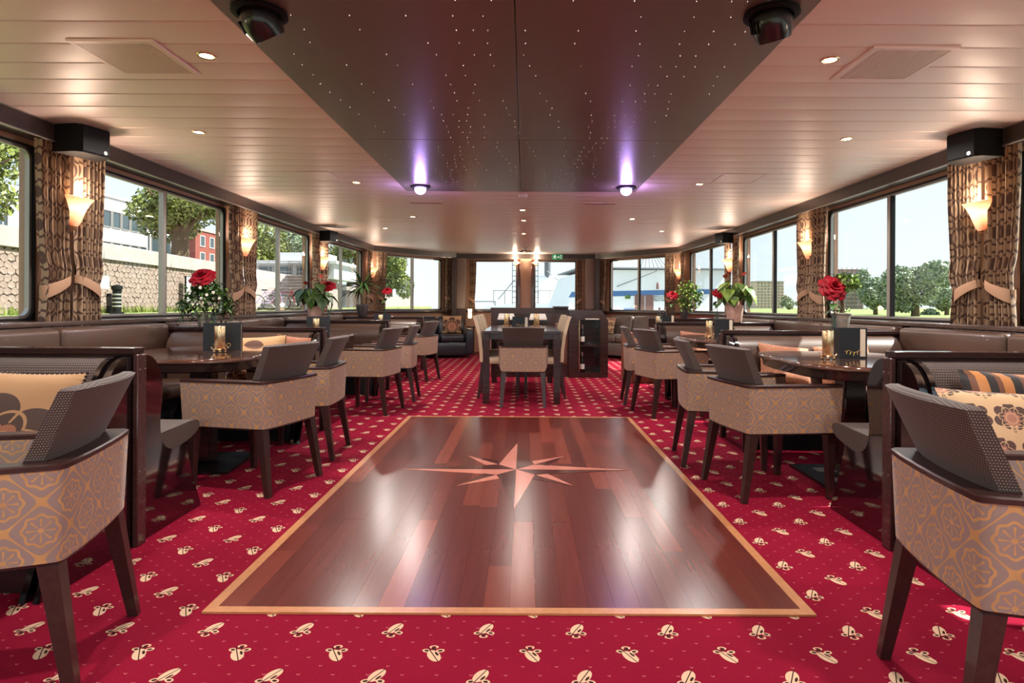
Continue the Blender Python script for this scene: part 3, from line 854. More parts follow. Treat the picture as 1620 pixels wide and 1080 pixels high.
# ------------------------------------------------------------------ curtains
def curtain_mesh(wt, wb, tie, pleats, ph, seed, side):
    """hangs along x, z from 2.13 down to 0.90; gathered at the tie"""
    r = random.Random(seed)
    nu, nv = pleats*7, 36
    z1, z0 = 2.128, 0.905
    jit = [r.uniform(-0.5, 0.5) for _ in range(pleats+2)]
    am = [r.uniform(0.6, 1.15) for _ in range(pleats+2)]
    vs, fs, uv = [], [], []
    for j in range(nv+1):
        z = z0 + (z1-z0)*j/nv
        d = (z-1.19)
        if d >= 0:
            g = min(1.0, d/0.70); wd = tie + (wt-tie)*(g**0.5)
        else:
            g = min(1.0, -d/0.20); wd = tie + (wb-tie)*(g**0.7)
        amp = 0.021 + (0.006 if d < 0 else 0.004*min(1, d))
        sh = side*(wt-wd)/2*0.9
        for i in range(nu+1):
            u = i/nu
            k = min(int(u*pleats), pleats-1)
            a = u*pleats*2*PI + ph + jit[k]*math.sin((u*pleats-k)*PI) + 0.25*math.sin(j*0.2+k*1.7)
            yy = amp*am[k]*math.sin(a) + 0.006*math.sin(u*4+seed)
            if d > 0.0 and d < 0.25: yy += 0.018*math.exp(-((d-0.10)/0.08)**2)
            x = (u-0.5)*wd + sh + 0.010*math.cos(a)
            zz = z + (0.006*math.sin(a+1) if j == 0 else 0)
            vs.append((x, yy, zz))
    for j in range(nv):
        for i in range(nu):
            k = j*(nu+1)+i
            fs.append((k, k+1, k+nu+2, k+nu+1))
            f = lambda a, b: (a/nu*wt*2.6 + seed*0.07, (z0+(z1-z0)*b/nv))
            uv.append([f(i, j), f(i+1, j), f(i+1, j+1), f(i, j+1)])
    mb = MB(); mb.add(vs, fs, uv)
    return mb
def tie_band(wd, sh, drop, side):
    mb = MB(); rings = []
    n = 22
    for k in range(n):
        a = 2*PI*k/n
        x = math.cos(a)*(wd/2+0.012)+sh; y = math.sin(a)*0.05
        z = 1.19 + side*drop*math.cos(a)
        hh = 0.028 + 0.018*(1+side*math.cos(a)*-1)*0.5
        rings.append([(x, y, z-hh), (x*1.0, y*1.12, z), (x, y, z+hh), (x, y*0.9, z)])
    rings.append(rings[0])
    mb.loft(rings, True, False)
    return mb
NC = [0]
def curtain(P, ang, wt, label, side, pleats=8, tiew=None):
    NC[0] += 1
    t = thing('curtain', label, 'curtain', (P[0], P[1], 0), ang, 'circle patterned curtains')
    tw = tiew or wt*0.76
    curtain_mesh(wt, wt*0.86, tw, pleats, NC[0]*1.3, NC[0], side).build('drape', MT['curtain'], t, 60)
    tie_band(tw, side*(wt-tw)/2*0.9, 0.05, side).build('tieback', MT['tieback'], t, 60)
# in the curtain frame +x runs along the wall, y points to the room
PIER = [(1.6, 'rear'), (4.08, 'nearest'), (6.56, 'second'), (9.05, 'third')]
for sx, sd in ((-1, 'stone wall side'), (1, 'lawn side')):
    for yy, nm in PIER:
        x = XC + sx*(3.26-0.115)
        ang = PI/2 if sx > 0 else -PI/2
        for dy, wh in ((-0.172, 'near half'), (0.172, 'far half')):
            s_ = (1 if dy < 0 else -1) if sx > 0 else (-1 if dy < 0 else 1)
            curtain((x, yy+dy), ang, 0.275 if nm != 'third' else 0.27, '%s of the %s tied curtain pair with brown circles, %s' % (wh, nm, sd), s_)
    def pt(seg, s, off):
        M, L = seg_frame(PTS[seg[0]], PTS[seg[1]]); v = M @ Vector((s if s >= 0 else L+s, off, 0)); d = M.to_3x3() @ Vector((1, 0, 0))
        return (v.x, v.y), math.atan2(d.y, d.x)
    A = ('rf', 'rt') if sx > 0 else ('lt', 'lf'); B = ('rt', 'fr') if sx > 0 else ('fl', 'lt')
    p, a = pt(A, -0.2 if sx > 0 else 0.2, 0.115); curtain(p, a, 0.27, 'tied curtain just before the bow corner, %s' % sd, 1)
    p, a = pt(B, 0.26 if sx > 0 else -0.26, 0.115); curtain(p, a, 0.25, 'tied curtain just past the bow corner, %s' % sd, 1)
    p, a = pt(B, -0.22 if sx > 0 else 0.22, 0.115); curtain(p, a, 0.24, 'narrow curtain at the front end of the bow window, %s' % sd, 1, 6)
    curtain((XC+sx*1.21, 13.47), PI, 0.15, 'slim curtain at the edge of the front window, %s' % sd, -sx, 4, 0.11)
# ================================================================== BOOTHS
PX_L, PX_R = -1.718, 1.63          # aisle ends of the partitions
CAPZ = 0.875
BACKX = 3.03                      # wall bench back, from the centre line
def partition(yc, x0, x1, label, aisle):
    """x0..x1 along x, aisle = -1 or +1: side the end post stands on"""
    t = thing('booth_partition', label, 'partition', (0, yc, 0), 0, 'booth partitions')
    MB().box(x0+0.001, x1-0.001, -0.022, 0.022, 0.0, CAPZ-0.0285).build('panel', MT['mahogany'], t)
    MB().rbox(((x0+x1)/2, 0, CAPZ-0.014), (x1-x0+0.02, 0.074, 0.028), 0.003, 1).build('cap', MT['mahogany'], t)
    xa = x1 if aisle > 0 else x0
    MB().rbox((xa+aisle*0.013, 0, (CAPZ-0.029)/2), (0.024, 0.062, CAPZ-0.03), 0.004, 1).build('end_post', MT['post'], t)
    for z in (0.78, 0.33):
        for dy in (-0.018, 0.018):
            MB().ball((xa+aisle*0.0255, dy, z), 0.0035, 6, 4).build('screw', MT['chrome'], t)
PROF = [(0.0, 0.0), (0.50, 0.0), (0.492, 0.025), (0.45, 0.12), (0.40, 0.24), (0.37, 0.33), (0.36, 0.372), (0.29, 0.358), (0.22, 0.365), (0.17, 0.40), (0.148, 0.46), (0.148, 0.54), (0.162, 0.62), (0.168, 0.69), (0.150, 0.755), (0.115, 0.805), (0.07, 0.835), (0.0, 0.842)]
def smooth(poly, n=1):
    for _ in range(n):
        out = []
        for i in range(len(poly)-1):
            a, b = poly[i], poly[i+1]
            out += [(a[0]*.75+b[0]*.25, a[1]*.75+b[1]*.25), (a[0]*.25+b[0]*.75, a[1]*.25+b[1]*.75)]
        poly = [poly[0]] + out + [poly[-1]]
    return poly
def booth_bench(yc, s, x0, x1, label, aisle, fabric='woven_bench'):
    """s=-1: in front of the partition (faces the camera), +1 behind it"""
    t = thing('booth_bench', label, 'bench', (0, yc + s*0.024, 0), 0, 'booth benches')
    fx = lambda P: [(s*p[0], p[1]) for p in P]
    g = 0.002
    top = smooth([p for p in PROF if p[1] > 0.37 and p[0] < 0.3 or p[0] == 0], 2)
    outline = PROF[1:6] + smooth(PROF[6:], 2)
    outline = [(0.002, 0.002)] + [(max(p[0], 0.002), max(p[1], 0.002)) for p in outline]
    xa = x1 if aisle > 0 else x0
    for k, off in enumerate((0.0, 0.052)):      # a pair of lacquered boards with a gap
        a = xa - aisle*off; b = a - aisle*0.022
        MB().prism(fx(outline), 'x', min(a, b), max(a, b)).build('end_panel', MT['lacquer'], t, 30)
    inner = [(p[0]-0.012 if p[0] > 0.02 else p[0], p[1]-0.008) for p in outline if p[1] > 0.36 and p[0] < 0.30]
    a = xa - aisle*0.023; b = xa - aisle*0.0515
    MB().prism(fx([(0.002, 0.35)] + inner), 'x', min(a, b), max(a, b)).build('end_core', MT['lacquer'], t, 30)
    a = xa - aisle*0.075; b = x0 if aisle > 0 else x1
    lo, hi = min(a, b), max(a, b)
    bp = [(0.002, 0.40), (0.135, 0.43), (0.14, 0.54), (0.152, 0.62), (0.158, 0.69), (0.142, 0.75), (0.108, 0.797), (0.066, 0.826), (0.002, 0.832)]
    MB().prism(fx([bp[0]] + smooth(bp[1:], 2)), 'x', lo, hi).build('backrest', MT[fabric], t, 30)
    sp_ = [(0.14, 0.385), (0.20, 0.363), (0.29, 0.357), (0.38, 0.372), (0.46, 0.395), (0.495, 0.425), (0.49, 0.455), (0.44, 0.468), (0.30, 0.462), (0.16, 0.458), (0.14, 0.45)]
    a = xa - aisle*0.001; lo2, hi2 = min(a, b), max(a, b)
    a2 = xa - aisle*0.004
    MB().prism(fx(smooth(sp_, 2)), 'x', min(a2, b), max(a2, b)).build('seat_cushion', MT['woven_bench' if fabric == 'woven_bench' else fabric], t, 30)
    MB().prism(fx([(0.002, 0.002), (0.42, 0.002), (0.36, 0.352), (0.002, 0.352)]), 'x', lo, hi).build('plinth', MT['blacksatin'], t)
    return t
LY = [2.62, 5.05, 7.45, 9.85]; RY = [2.62, 4.86, 7.27, 9.6]
SIDES = {'L': (-1, 'stone wall side', LY, PX_L), 'R': (1, 'lawn side', RY, PX_R)}
NTH = ['nearest', 'second', 'third', 'farthest']
for key in 'LR':
    sx, sd, YS, px = SIDES[key]
    xw = XC + sx*(BACKX+0.075)
    for i, yc in enumerate(YS):
        pxx = px if i < 3 else (sx*2.0 + XC if key == 'R' else -1.70)
        x0, x1 = min(pxx, xw), max(pxx, xw)
        partition(yc, x0, x1, '%s dark wooden booth partition with flat cap, %s' % (NTH[i], sd), -sx)
        xb = XC + sx*(BACKX-0.055)
        x0, x1 = min(pxx, xb), max(pxx, xb)
        if i < 3 or key == 'L':
            booth_bench(yc, -1, x0, x1, 'booth bench on the near face of the %s partition, %s' % (NTH[i], sd), -sx, 'woven_bench' if i == 0 else 'leather_brown')
            booth_bench(yc, 1, x0, x1, 'booth bench on the far face of the %s partition, %s' % (NTH[i], sd), -sx, 'woven_bench' if i == 0 else 'leather_brown')
    # long wall bench in each bay
    bays = [(-2.5, YS[0]-0.55)] + [(YS[i]+0.05, YS[i+1]-0.05) for i in range(3)]
    for i, (a, b) in enumerate(bays):
        nm = ['rear bay', 'nearest bay', 'second bay', 'third bay'][i]
        t = thing('wall_bench', 'brown leather bench under the windows in the %s, %s' % (nm, sd), 'bench', (0, 0, 0), 0, 'benches along the windows')
        if i == 0: b = YS[0]-0.05
        n = 2; L = (b-a)/n
        for k in range(n):
            y0, y1 = a+k*L+0.003, a+(k+1)*L-0.003
            MB().rbox((XC+sx*(BACKX+0.035), (y0+y1)/2, 0.79), (0.10, y1-y0, 0.23), 0.035, 3).build('back_cushion', MT['leather_brown'], t)
        MB().box(min(XC+sx*(BACKX-0.005), XC+sx*(BACKX+0.07)), max(XC+sx*(BACKX-0.005), XC+sx*(BACKX+0.07)), a, b, 0.002, 0.66).build('back_board', MT['darkpanel'], t)
        MB().box(min(XC+sx*(BACKX+0.086), XC+sx*(BACKX+0.24)), max(XC+sx*(BACKX+0.086), XC+sx*(BACKX+0.24)), a, b, 0.88, 0.912).build('back_ledge', MT['sill_wood'], t)
        ya, yb = (a+0.46, b-0.46) if i > 0 else (a, b-0.46)
        MB().rbox((XC+sx*(BACKX-0.235), (ya+yb)/2, 0.415), (0.44, yb-ya-0.1, 0.10), 0.04, 3).build('seat_cushion', MT['leather_brown'], t)
        MB().box(min(XC+sx*(BACKX-0.40), XC+sx*(BACKX-0.01)), max(XC+sx*(BACKX-0.40), XC+sx*(BACKX-0.01)), ya+0.05, yb-0.05, 0.002, 0.36).build('plinth', MT['blacksatin'], t)

# ================================================================== TABLES
def superell(a, b, n, m=44):
    out = []
    for k in range(m):
        t = 2*PI*k/m
        c, s = math.cos(t), math.sin(t)
        out.append((a*math.copysign(abs(c)**(2/n), c), b*math.copysign(abs(s)**(2/n), s)))
    return out
def booth_table(x, y, rz, label, a=0.46, b=0.58):
    t = thing('booth_table', label, 'table', (x, y, 0), rz, 'booth tables')
    P = superell(a, b, 3.6)
    sc = lambda f, z: [(p[0]*f, p[1]*f, z) for p in P]
    MB().loft([sc(0.985, 0.722), sc(1.0, 0.727), sc(1.0, 0.744), sc(0.992, 0.75)]).build('tabletop', MT['walnut'], t)
    MB().loft([sc(0.90, 0.665), sc(0.93, 0.6715), sc(0.955, 0.721)]).build('apron', MT['mahogany'], t)
    MB().rbox((0, 0, 0.345), (0.13, 0.13, 0.63), 0.006, 1).build('column', MT['mahogany'], t)
    MB().box(-0.26, 0.26, -0.26, 0.26, 0.001, 0.018).build('base_plate', MT['baseplate'], t)
    MB().box(-0.2, 0.2, -0.2, 0.2, 0.655, 0.6645).build('support', MT['mahogany'], t)
TBL = {'L1': (-2.14, 3.95, 0.08), 'L2': (-2.32, 6.33, 0.04), 'L3': (-2.2, 8.72, 0.0), 'R1': (2.04, 3.70, 0.0), 'R2': (2.07, 6.05, 0.0), 'R3': (2.31, 8.6, 0.0)}
for k, (x, y, rz) in TBL.items():
    nm = {'1': 'nearest', '2': 'second', '3': 'third'}[k[1]]
    booth_table(x, y, rz, '%s rounded wooden booth table on a square steel foot, %s' % (nm, SIDES[k[0]][1]))

# ================================================================== TUB CHAIRS
def tub_chair(label):
    t = thing('tub_chair', label, 'chair', (0, 0, 0), 0, 'patterned tub chairs')
    # plan of the shell (outer line) from the front left round the back to the front right
    def plan(off, f=1.0):
        fl, rl = (-0.285+off, 0.275), (-0.238+off, -0.235)
        pts = [fl, (-0.262+off, 0.02), (rl[0]-0.002, -0.225+off*0.2), (rl[0]+0.003, -0.256+off*0.95), (rl[0]+0.016, -0.266+off)]
        for u in (-0.5, -0.17, 0.17, 0.5): pts.append((u*0.27, -0.274+off-0.004*(1-4*u*u)))
        r = [(-p[0], p[1]) for p in pts[:5]][::-1]
        return [(p[0]*f, p[1]*f) for p in pts + r]
    def wall(z0, z1, o0, o1, f0=0.965, f1=1.0, lvls=3):
        rings = []
        for j in range(lvls+1):
            q = j/lvls; f = f0+(f1-f0)*q; z = z0+(z1-z0)*q
            out, inn = plan(o0, f), plan(o1, f)
            rings.append([(p[0], p[1], z) for p in out] + [(p[0], p[1], z) for p in inn[::-1]])
        return rings
    mb = MB(); R = wall(0.375, 0.624, 0.0, 0.055); n = len(R[0]); m = len(R)
    # uv along the run so the medallions go round the corners unbroken
    run = [0.0]
    for i in range(1, n): run.append(run[-1] + math.dist(R[-1][i][:2], R[-1][i-1][:2]))
    vs = [p for r in R for p in r]; fs = []; uv = []
    for j in range(m-1):
        for k in range(n):
            k2 = (k+1) % n
            fs.append((j*n+k, j*n+k2, (j+1)*n+k2, (j+1)*n+k))
            ua, ub = run[k], run[k2] if k2 else run[k]+0.05
            uv.append([(ua, R[j][k][2]), (ub, R[j][k][2]), (ub, R[j+1][k][2]), (ua, R[j+1][k][2])])
    h = n//2
    for zrow, flip in ((0, True), (m-1, False)):
        for k in range(h-1):
            q = (zrow*n+k, zrow*n+k+1, zrow*n+n-2-k, zrow*n+n-1-k)
            fs.append(q if flip else q[::-1]); uv.append([(run[k], 0.6)]*4)
    mb.add(vs, fs, uv).build('shell', MT['velvet'], t, 50)
    hm = MB(); RR = wall(0.366, 0.3745, 0.004, 0.05, 0.962, 0.965, 1)
    def uwall(mb, R):
        n = len(R[0]); h = n//2; m = len(R); vs = [p for r in R for p in r]; fs = []
        for j in range(m-1):
            for k in range(n): fs.append((j*n+k, j*n+(k+1) % n, (j+1)*n+(k+1) % n, (j+1)*n+k))
        for zrow, flip in ((0, True), (m-1, False)):
            for k in range(h-1):
                q = (zrow*n+k, zrow*n+k+1, zrow*n+n-2-k, zrow*n+n-1-k); fs.append(q if flip else q[::-1])
        mb.add(vs, fs)
    uwall(hm, RR); hm.build('lower_rail', MT['chair_wood'], t)
    ar = MB(); uwall(ar, [[(p[0], p[1], z) for p in (plan(-0.002+i_*1.0) + plan(0.057-i_)[::-1])] for z, i_ in ((0.6245, 0.0), (0.637, 0.0), (0.641, 0.005))])
    ar.build('arm_rail', MT['chair_wood'], t, 50)
    MB().rbox((0, 0.012, 0.425), (0.40, 0.46, 0.11), 0.03, 3).build('seat', MT['woven'], t)
    # woven back: leans out over the rail, slightly dished
    rings = []
    ZL = (0.44, 0.55, 0.625, 0.643, 0.69, 0.75, 0.80, 0.833, 0.845); nz = 8
    for j in range(nz+1):
        z = ZL[j]; q = (z-0.44)/0.405
        lean = -0.160 - 0.125*max(0.0, (z-0.60)/0.245)**1.0
        hw = 0.178 if z < 0.642 else 0.207 + 0.020*(z-0.64)/0.205
        th = 0.052 - 0.012*q
        if j == nz: th *= 0.6; hw -= 0.014
        row = []
        for i in range(9):
            u = -1 + 2*i/8
            row.append((u*hw, lean - 0.022*(u*u)*-1 * (0.6+q*0.9), z + (-0.006*u*u if j == nz else 0)))
        back = [(p[0]*0.985, p[1]-th, p[2]) for p in row][::-1]
        rings.append(row + back)
    mb = MB(); mb.loft(rings)
    o = mb.build('backrest', MT['woven'], t, 50)
    for sx in (-1, 1):
        MB().taper((sx*0.232, 0.225, 0.366), 0.024, (sx*0.245, 0.228, 0.0), 0.015).build('leg', MT['chair_wood'], t)
        MB().taper((sx*0.205, -0.225, 0.366), 0.025, (sx*0.226, -0.285, 0.0), 0.015).build('leg', MT['chair_wood'], t)
    return t
CH = [('tub chair cut by the frame at the stone wall side, back towards the dance floor', -1.552, 1.74, 105.7),
      ('tub chair at the near corner of the nearest table, stone wall side', -1.618, 3.564, 73),
      ('tub chair mostly hidden behind another at the nearest table, stone wall side', -1.61, 4.27, 93),
      ('tub chair in front at the second table, stone wall side', -1.575, 5.96, 80),
      ('tub chair just behind another at the second table, stone wall side', -1.51, 6.73, 93),
      ('tub chair alone at the third table near the black sofa, stone wall side', -1.57, 8.47, 76),
      ('tub chair cut by the frame at the lawn side, by the striped cushion', 1.343, 1.536, -100.4),
      ('tub chair at the near corner of the nearest table, lawn side', 1.436, 3.487, -79.5),
      ('tub chair half hidden behind another at the nearest table, lawn side', 1.37, 4.13, -96.5),
      ('tub chair in front at the second table, lawn side', 1.44, 5.91, -74),
      ('tub chair mostly hidden behind another at the second table, lawn side', 1.385, 6.57, -95),
      ('tub chair at the head of the dining table, seen from behind', -0.013, 6.47, 0)]
c0 = None
for lab, x, y, a in CH:
    if c0 is None: c0 = tub_chair(lab); c0.location = (x, y, 0); c0.rotation_euler = (0, 0, math.radians(a))
    else: dup(c0, lab, (x, y, 0), math.radians(a))

# brown leather box armchair on the lawn side, back to the aisle
t = thing('box_armchair', 'brown leather box armchair with its back to the aisle, lawn side', 'armchair', (1.72, 8.42, 0))
MB().rbox((-0.26, 0, 0.355), (0.085, 0.50, 0.70), 0.012, 2).build('back', MT['leather_tan'], t)
for s in (-1, 1): MB().rbox((0.045, s*0.215, 0.30), (0.52, 0.065, 0.59), 0.012, 2).build('arm', MT['leather_tan'], t)
MB().rbox((0.045, 0, 0.33), (0.50, 0.36, 0.2), 0.03, 2).build('seat', MT['leather_tan'], t)
for sx in (-0.22, 0.22):
    for sy in (-0.15, 0.15): MB().box(sx-0.02, sx+0.02, sy-0.02, sy+0.02, 0.0, 0.229).build('leg', MT['chair_wood'], t)

# ================================================================== DINING TABLE
t = thing('dining_table', 'long dark dining table with square legs in the aisle', 'table', (-0.03, 7.33, 0))
MB().rbox((0, 0, 0.775), (0.85, 1.84, 0.034), 0.004, 1).build('tabletop', MT['mahogany'], t)
for s in (-1, 1):
    MB().box(s*0.385-0.012, s*0.385+0.012, -0.83, 0.83, 0.70, 0.7575).build('apron', MT['mahogany'], t)
    MB().box(-0.345, 0.345, s*0.88-0.012, s*0.88+0.012, 0.70, 0.7575).build('apron', MT['mahogany'], t)
    for q in (-1, 1): MB().box(s*0.385-0.036, s*0.385+0.036, q*0.875-0.036, q*0.875+0.036, 0.0, 0.7577).build('leg', MT['mahogany'], t)
def side_chair(label):
    t = thing('dining_chair', label, 'chair', (0, 0, 0), 0, 'striped dining chairs')
    W = 0.42
    # side profile, facing +y
    bk = [(-0.20, 0.42), (-0.205, 0.55), (-0.225, 0.72), (-0.265, 0.88), (-0.29, 0.945)]
    th = 0.034
    prof = [(p[0], p[1]) for p in bk] + [(p[0]-th*(0.6 if i == 4 else 1), p[1]-0.0) for i, p in list(enumerate(bk))[::-1]]
    mb = MB(); mb.prism(prof, 'x', -W/2, W/2); mb.build('backrest', MT['chair_stripes'], t)
    for s in (-1, 1):
        out = [(p[0]+0.002, p[1]) for p in bk] + [(p[0]-th*1.05, p[1]) for p in bk[::-1]]
        a = s*W/2
        MB().prism(out, 'x', min(a, a+s*0.012), max(a, a+s*0.012)).build('back_edge', MT['cream_edge'], t)
    MB().rbox((0, 0.015, 0.43), (W, 0.43, 0.075), 0.02, 2).build('seat', MT['cream_edge'], t)
    for s in (-1, 1):
        MB().taper((s*0.185, 0.195, 0.392), 0.02, (s*0.185, 0.20, 0.0), 0.014).build('leg', MT['chair_wood'], t)
        MB().taper((s*0.185, -0.20, 0.42), 0.02, (s*0.185, -0.255, 0.0), 0.014).build('leg', MT['chair_wood'], t)
    return t
s0 = None
for sx, sd in ((-1, 'window bow stone wall side'), (1, 'bottle cabinet side')):
    for k, yy in enumerate((7.0, 7.46, 7.92)):
        lab = '%s cream striped dining chair along the table, %s' % (('nearest', 'middle', 'farthest')[k], 'sofa and lamp side' if sx < 0 else 'bottle cabinet side')
        loc = (-0.03 + sx*0.245, yy, 0); rz = sx*PI/2
        if s0 is None: s0 = side_chair(lab); s0.location = loc; s0.rotation_euler = (0, 0, rz)
        else: dup(s0, lab, loc, rz)

# shelf cabinet behind the dining table
t = thing('shelf_cabinet', 'dark wooden cabinet with bottle shelves and sloped shoulder behind the dining table', 'cabinet', (0, 8.80, 0))
X0, XN0, XN1, X1 = 0.66, 0.83, 1.13, 1.245
D = 0.42
body = [(X0, 0.0), (X1, 0.0), (X1, 0.845), (X1-0.095, 1.0), (X0, 1.0)]
MB().prism(body, 'y', D-0.03, D).build('back_panel', MT['mahogany'], t)
MB().prism([(XN1, 0.0), (X1, 0.0), (X1, 0.845), (X1-0.095, 1.0), (XN1, 1.0)], 'y', 0.0, D-0.0305).build('shoulder_panel', MT['mahogany'], t)
MB().box(X0, XN0, 0.0, D-0.0305, 0, 1.0).build('stile', MT['mahogany'], t)
MB().box(XN0+0.0005, XN1-0.0005, 0.0, D-0.0305, 0.0, 0.075).build('plinth', MT['mahogany'], t)
MB().box(XN0+0.0005, XN1-0.0005, 0.0, D-0.0305, 0.86, 1.0).build('header', MT['mahogany'], t)
MB().box(XN0+0.0005, XN1-0.0005, 0.01, D-0.0305, 0.462, 0.485).build('shelf', MT['mahogany'], t)
MB().box(XN0+0.075, XN1-0.02, -0.012, -0.0005, 0.866, 0.879).build('pale_strip', MT['offwhite'], t)  # pale bar along the niche header
MB().rbox((XN0-0.013, -0.006, 0.47), (0.012, 0.012, 0.76), 0.003, 1).build('edge_strip', MT['brass'], t)
t = thing('counter', 'dark wooden counter with raised back screen at the far end of the dining table', 'counter', (0, 8.80, 0))
MB().box(-0.50, 0.655, 0.03, D, 0.0, 0.955).build('body', MT['mahogany'], t)
MB().rbox((0.545, 0.02, 0.50), (0.19, 0.016, 0.62), 0.004, 1).build('door', MT['walnut'], t)
MB().box(-0.51, 0.47, 0.05, D-0.02, 0.956, 1.035).build('screen', MT['darkpanel'], t)
MB().box(0.43, 0.655, -0.02, D-0.08, 0.9565 if False else 1.036, 1.06).build('screen_cap', MT['darkpanel'], t)
MB().box(0.471, 0.655, 0.05, D-0.08, 0.956, 1.035).build('screen_end', MT['darkpanel'], t)
for x, lab in ((-0.27, 'magazine rack on the counter front beside the brass candle holder, sofa side'), (0.20, 'magazine rack on the counter front beside the brass candle holder, bottle cabinet side')):
    t = thing('magazine_rack', lab, 'rack', (x, 8.83, 0.86), 0, 'magazine racks')
    MB().box(-0.13, 0.13, -0.06, -0.001, -0.012, -0.002).build('tray', MT['darkpanel'], t)
    MB().box(-0.13, 0.13, -0.06, -0.052, -0.0015, 0.03).build('front_lip', MT['offwhite'], t)
    for k in range(3):
        MB().box(-0.12+0.004*k, 0.12-0.006*k, -0.048+k*0.015, -0.044+k*0.015, -0.0015, 0.06+0.014*k).build('magazine', MT['menu_page' if k % 2 else 'white'], t)
b0 = None
BOT = [(0.868, 8.86, 0.486, 'dark wine bottle at the front of the upper shelf'), (0.862, 8.97, 0.486, 'dark wine bottle behind on the upper shelf'),
       (0.866, 8.85, 0.076, 'dark wine bottle at the front of the lower shelf'), (0.864, 8.96, 0.076, 'dark wine bottle behind on the lower shelf')]
for x, y, z, lab in BOT:
    if b0 is None:
        b0 = thing('wine_bottle', lab, 'bottle', (x, y, z), 0, 'bottles in the shelf cabinet')
        MB().lathe([(1e-4, 0.004), (0.03, 0.0), (0.0345, 0.006), (0.0345, 0.165), (0.030, 0.19), (0.016, 0.225), (0.0135, 0.24), (0.0135, 0.285), (0.0155, 0.288), (0.0155, 0.295), (1e-4, 0.296)], 18).build('glass', MT['bottle'], b0)
        MB().lathe([(0.0352, 0.05), (0.0352, 0.125)], 18).build('label', MT['bottle_label'], b0)
        MB().lathe([(0.0142, 0.242), (0.0142, 0.284), (0.0162, 0.287), (0.0162, 0.297), (1e-4, 0.298)], 14).build('capsule', MT['capsule'], b0)
    else: dup(b0, lab, (x, y, z))

# ================================================================== SOFAS
def sofa(name, label, W, D, mat, loc, rz, nb=2, h=0.80, rolled=False):
    t = thing(name, label, 'sofa', loc, rz)
    M = MT[mat]
    MB().rbox((0, 0, 0.19), (W-0.30, D-0.06, 0.26), 0.03, 2).build('base', M, t)
    w = (W-0.34)/nb
    for k in range(nb):
        x = -(W-0.34)/2 + (k+0.5)*w
        MB().rbox((x, -0.06, 0.40), (w-0.01, D-0.22, 0.155), 0.05, 3).build('seat_cushion', M, t)
        Mt = Matrix.Translation((x, D/2-0.17, 0.63)) @ Matrix.Rotation(-0.18, 4, 'X')
        MB().rbox((0, 0, 0), (w-0.01, 0.16, h-0.40), 0.06, 3, Mt).build('back_cushion', M, t)
    MB().rbox((0, D/2-0.05, 0.40), (W-0.2, 0.10, 0.66), 0.03, 2).build('back', M, t)
    for s in (-1, 1):
        MB().rbox((s*(W/2-0.085), -0.01, 0.325), (0.16, D-0.02, 0.53), 0.05, 3).build('arm', M, t)
        for q in (-1, 1): MB().lathe([(0.02, 0.0), (0.026, 0.0605)], 10, Matrix.Translation((s*(W/2-0.1), q*(D/2-0.08), 0))).build('foot', MT['chair_wood'], t)
    return t
sofa('leather_sofa', 'black leather two seat sofa under the bow window, beside the small lamp', 1.35, 0.84, 'leather_black', (-1.78, 12.20, 0), 0.25)
sofa('leather_sofa', 'grey brown leather sofa along the bow window behind the shelf cabinet', 1.55, 0.82, 'leather_grey', (2.10, 12.20, 0), -0.88, h=0.86)
# ================================================================== CUSHIONS
def cushion(label, loc, rz, tilt, w, h, mat, roll=0.0, th=0.13, piping=None, seed=1, group='scatter cushions on the benches'):
    """stands on its lower edge at loc, faces -y before turning by rz, leans back by tilt"""
    t = thing('cushion', label, 'cushion', loc, rz, group)
    r = random.Random(seed); n = 14
    vs, fs, uv = [], [], []
    ph = [r.uniform(0, 6) for _ in range(4)]
    for sd in (-1, 1):
        for j in range(n+1):
            for i in range(n+1):
                u, v = -1+2*i/n, -1+2*j/n
                e = max(0.0, (1-u**4)*(1-v**4))**0.5
                pin = 1-0.06*(1-abs(v)**2)*abs(u)**3
                pinv = 1-0.06*(1-abs(u)**2)*abs(v)**3
                wr = 0.008*math.sin(3*u+ph[0])*math.cos(2.6*v+ph[1])*e
                vs.append((u*w/2*pin, sd*(th/2*e)+wr*1.0, h/2 + v*h/2*pinv))
    m = (n+1)**2
    for s_ in range(2):
        for j in range(n):
            for i in range(n):
                k = s_*m + j*(n+1)+i
                q = (k, k+1, k+n+2, k+n+1)
                if mat in ('damask_big', 'damask_far'): U = lambda a, b: (a/n, b/n)
                else: U = lambda a, b: (a/n*w+0.05, b/n*h+0.02)
                uvq = [U(i, j), U(i+1, j), U(i+1, j+1), U(i, j+1)]
                if s_ == 1: q, uvq = q[::-1], uvq[::-1]
                fs.append(q); uv.append(uvq)
    T = Matrix.Rotation(-tilt, 4, 'X') @ Matrix.Translation((0, 0, h/2)) @ Matrix.Rotation(roll, 4, 'Y') @ Matrix.Translation((0, 0, -h/2))
    mb = MB(); mb.add(vs, fs, uv, T); mb.build('cover', MT[mat], t, 80)
    if piping:
        pm = MB(); N = 26
        for a, b in (((-1, -1), (1, -1)), ((1, -1), (1, 1)), ((1, 1), (-1, 1)), ((-1, 1), (-1, -1))):
            for k in range(N):
                u = a[0]+(b[0]-a[0])*k/N; v = a[1]+(b[1]-a[1])*k/N
                pin = 1-0.06*(1-abs(v)**2)*abs(u)**3; pinv = 1-0.06*(1-abs(u)**2)*abs(v)**3
                pm.ball((u*w/2*pin, 0, h/2+v*h/2*pinv), 0.006, 6, 4, T)
        pm.build('bead_edging', MT[piping], t)
    return t
SEATZ = 0.466
cushion('large cream cushion with one big brown lotus and beaded edge, stone wall side bench', (-1.96, 2.20, SEATZ-0.01), 0.0, 0.30, 0.50, 0.365, 'damask_big', 0.03, 0.12, 'bottle', 3)
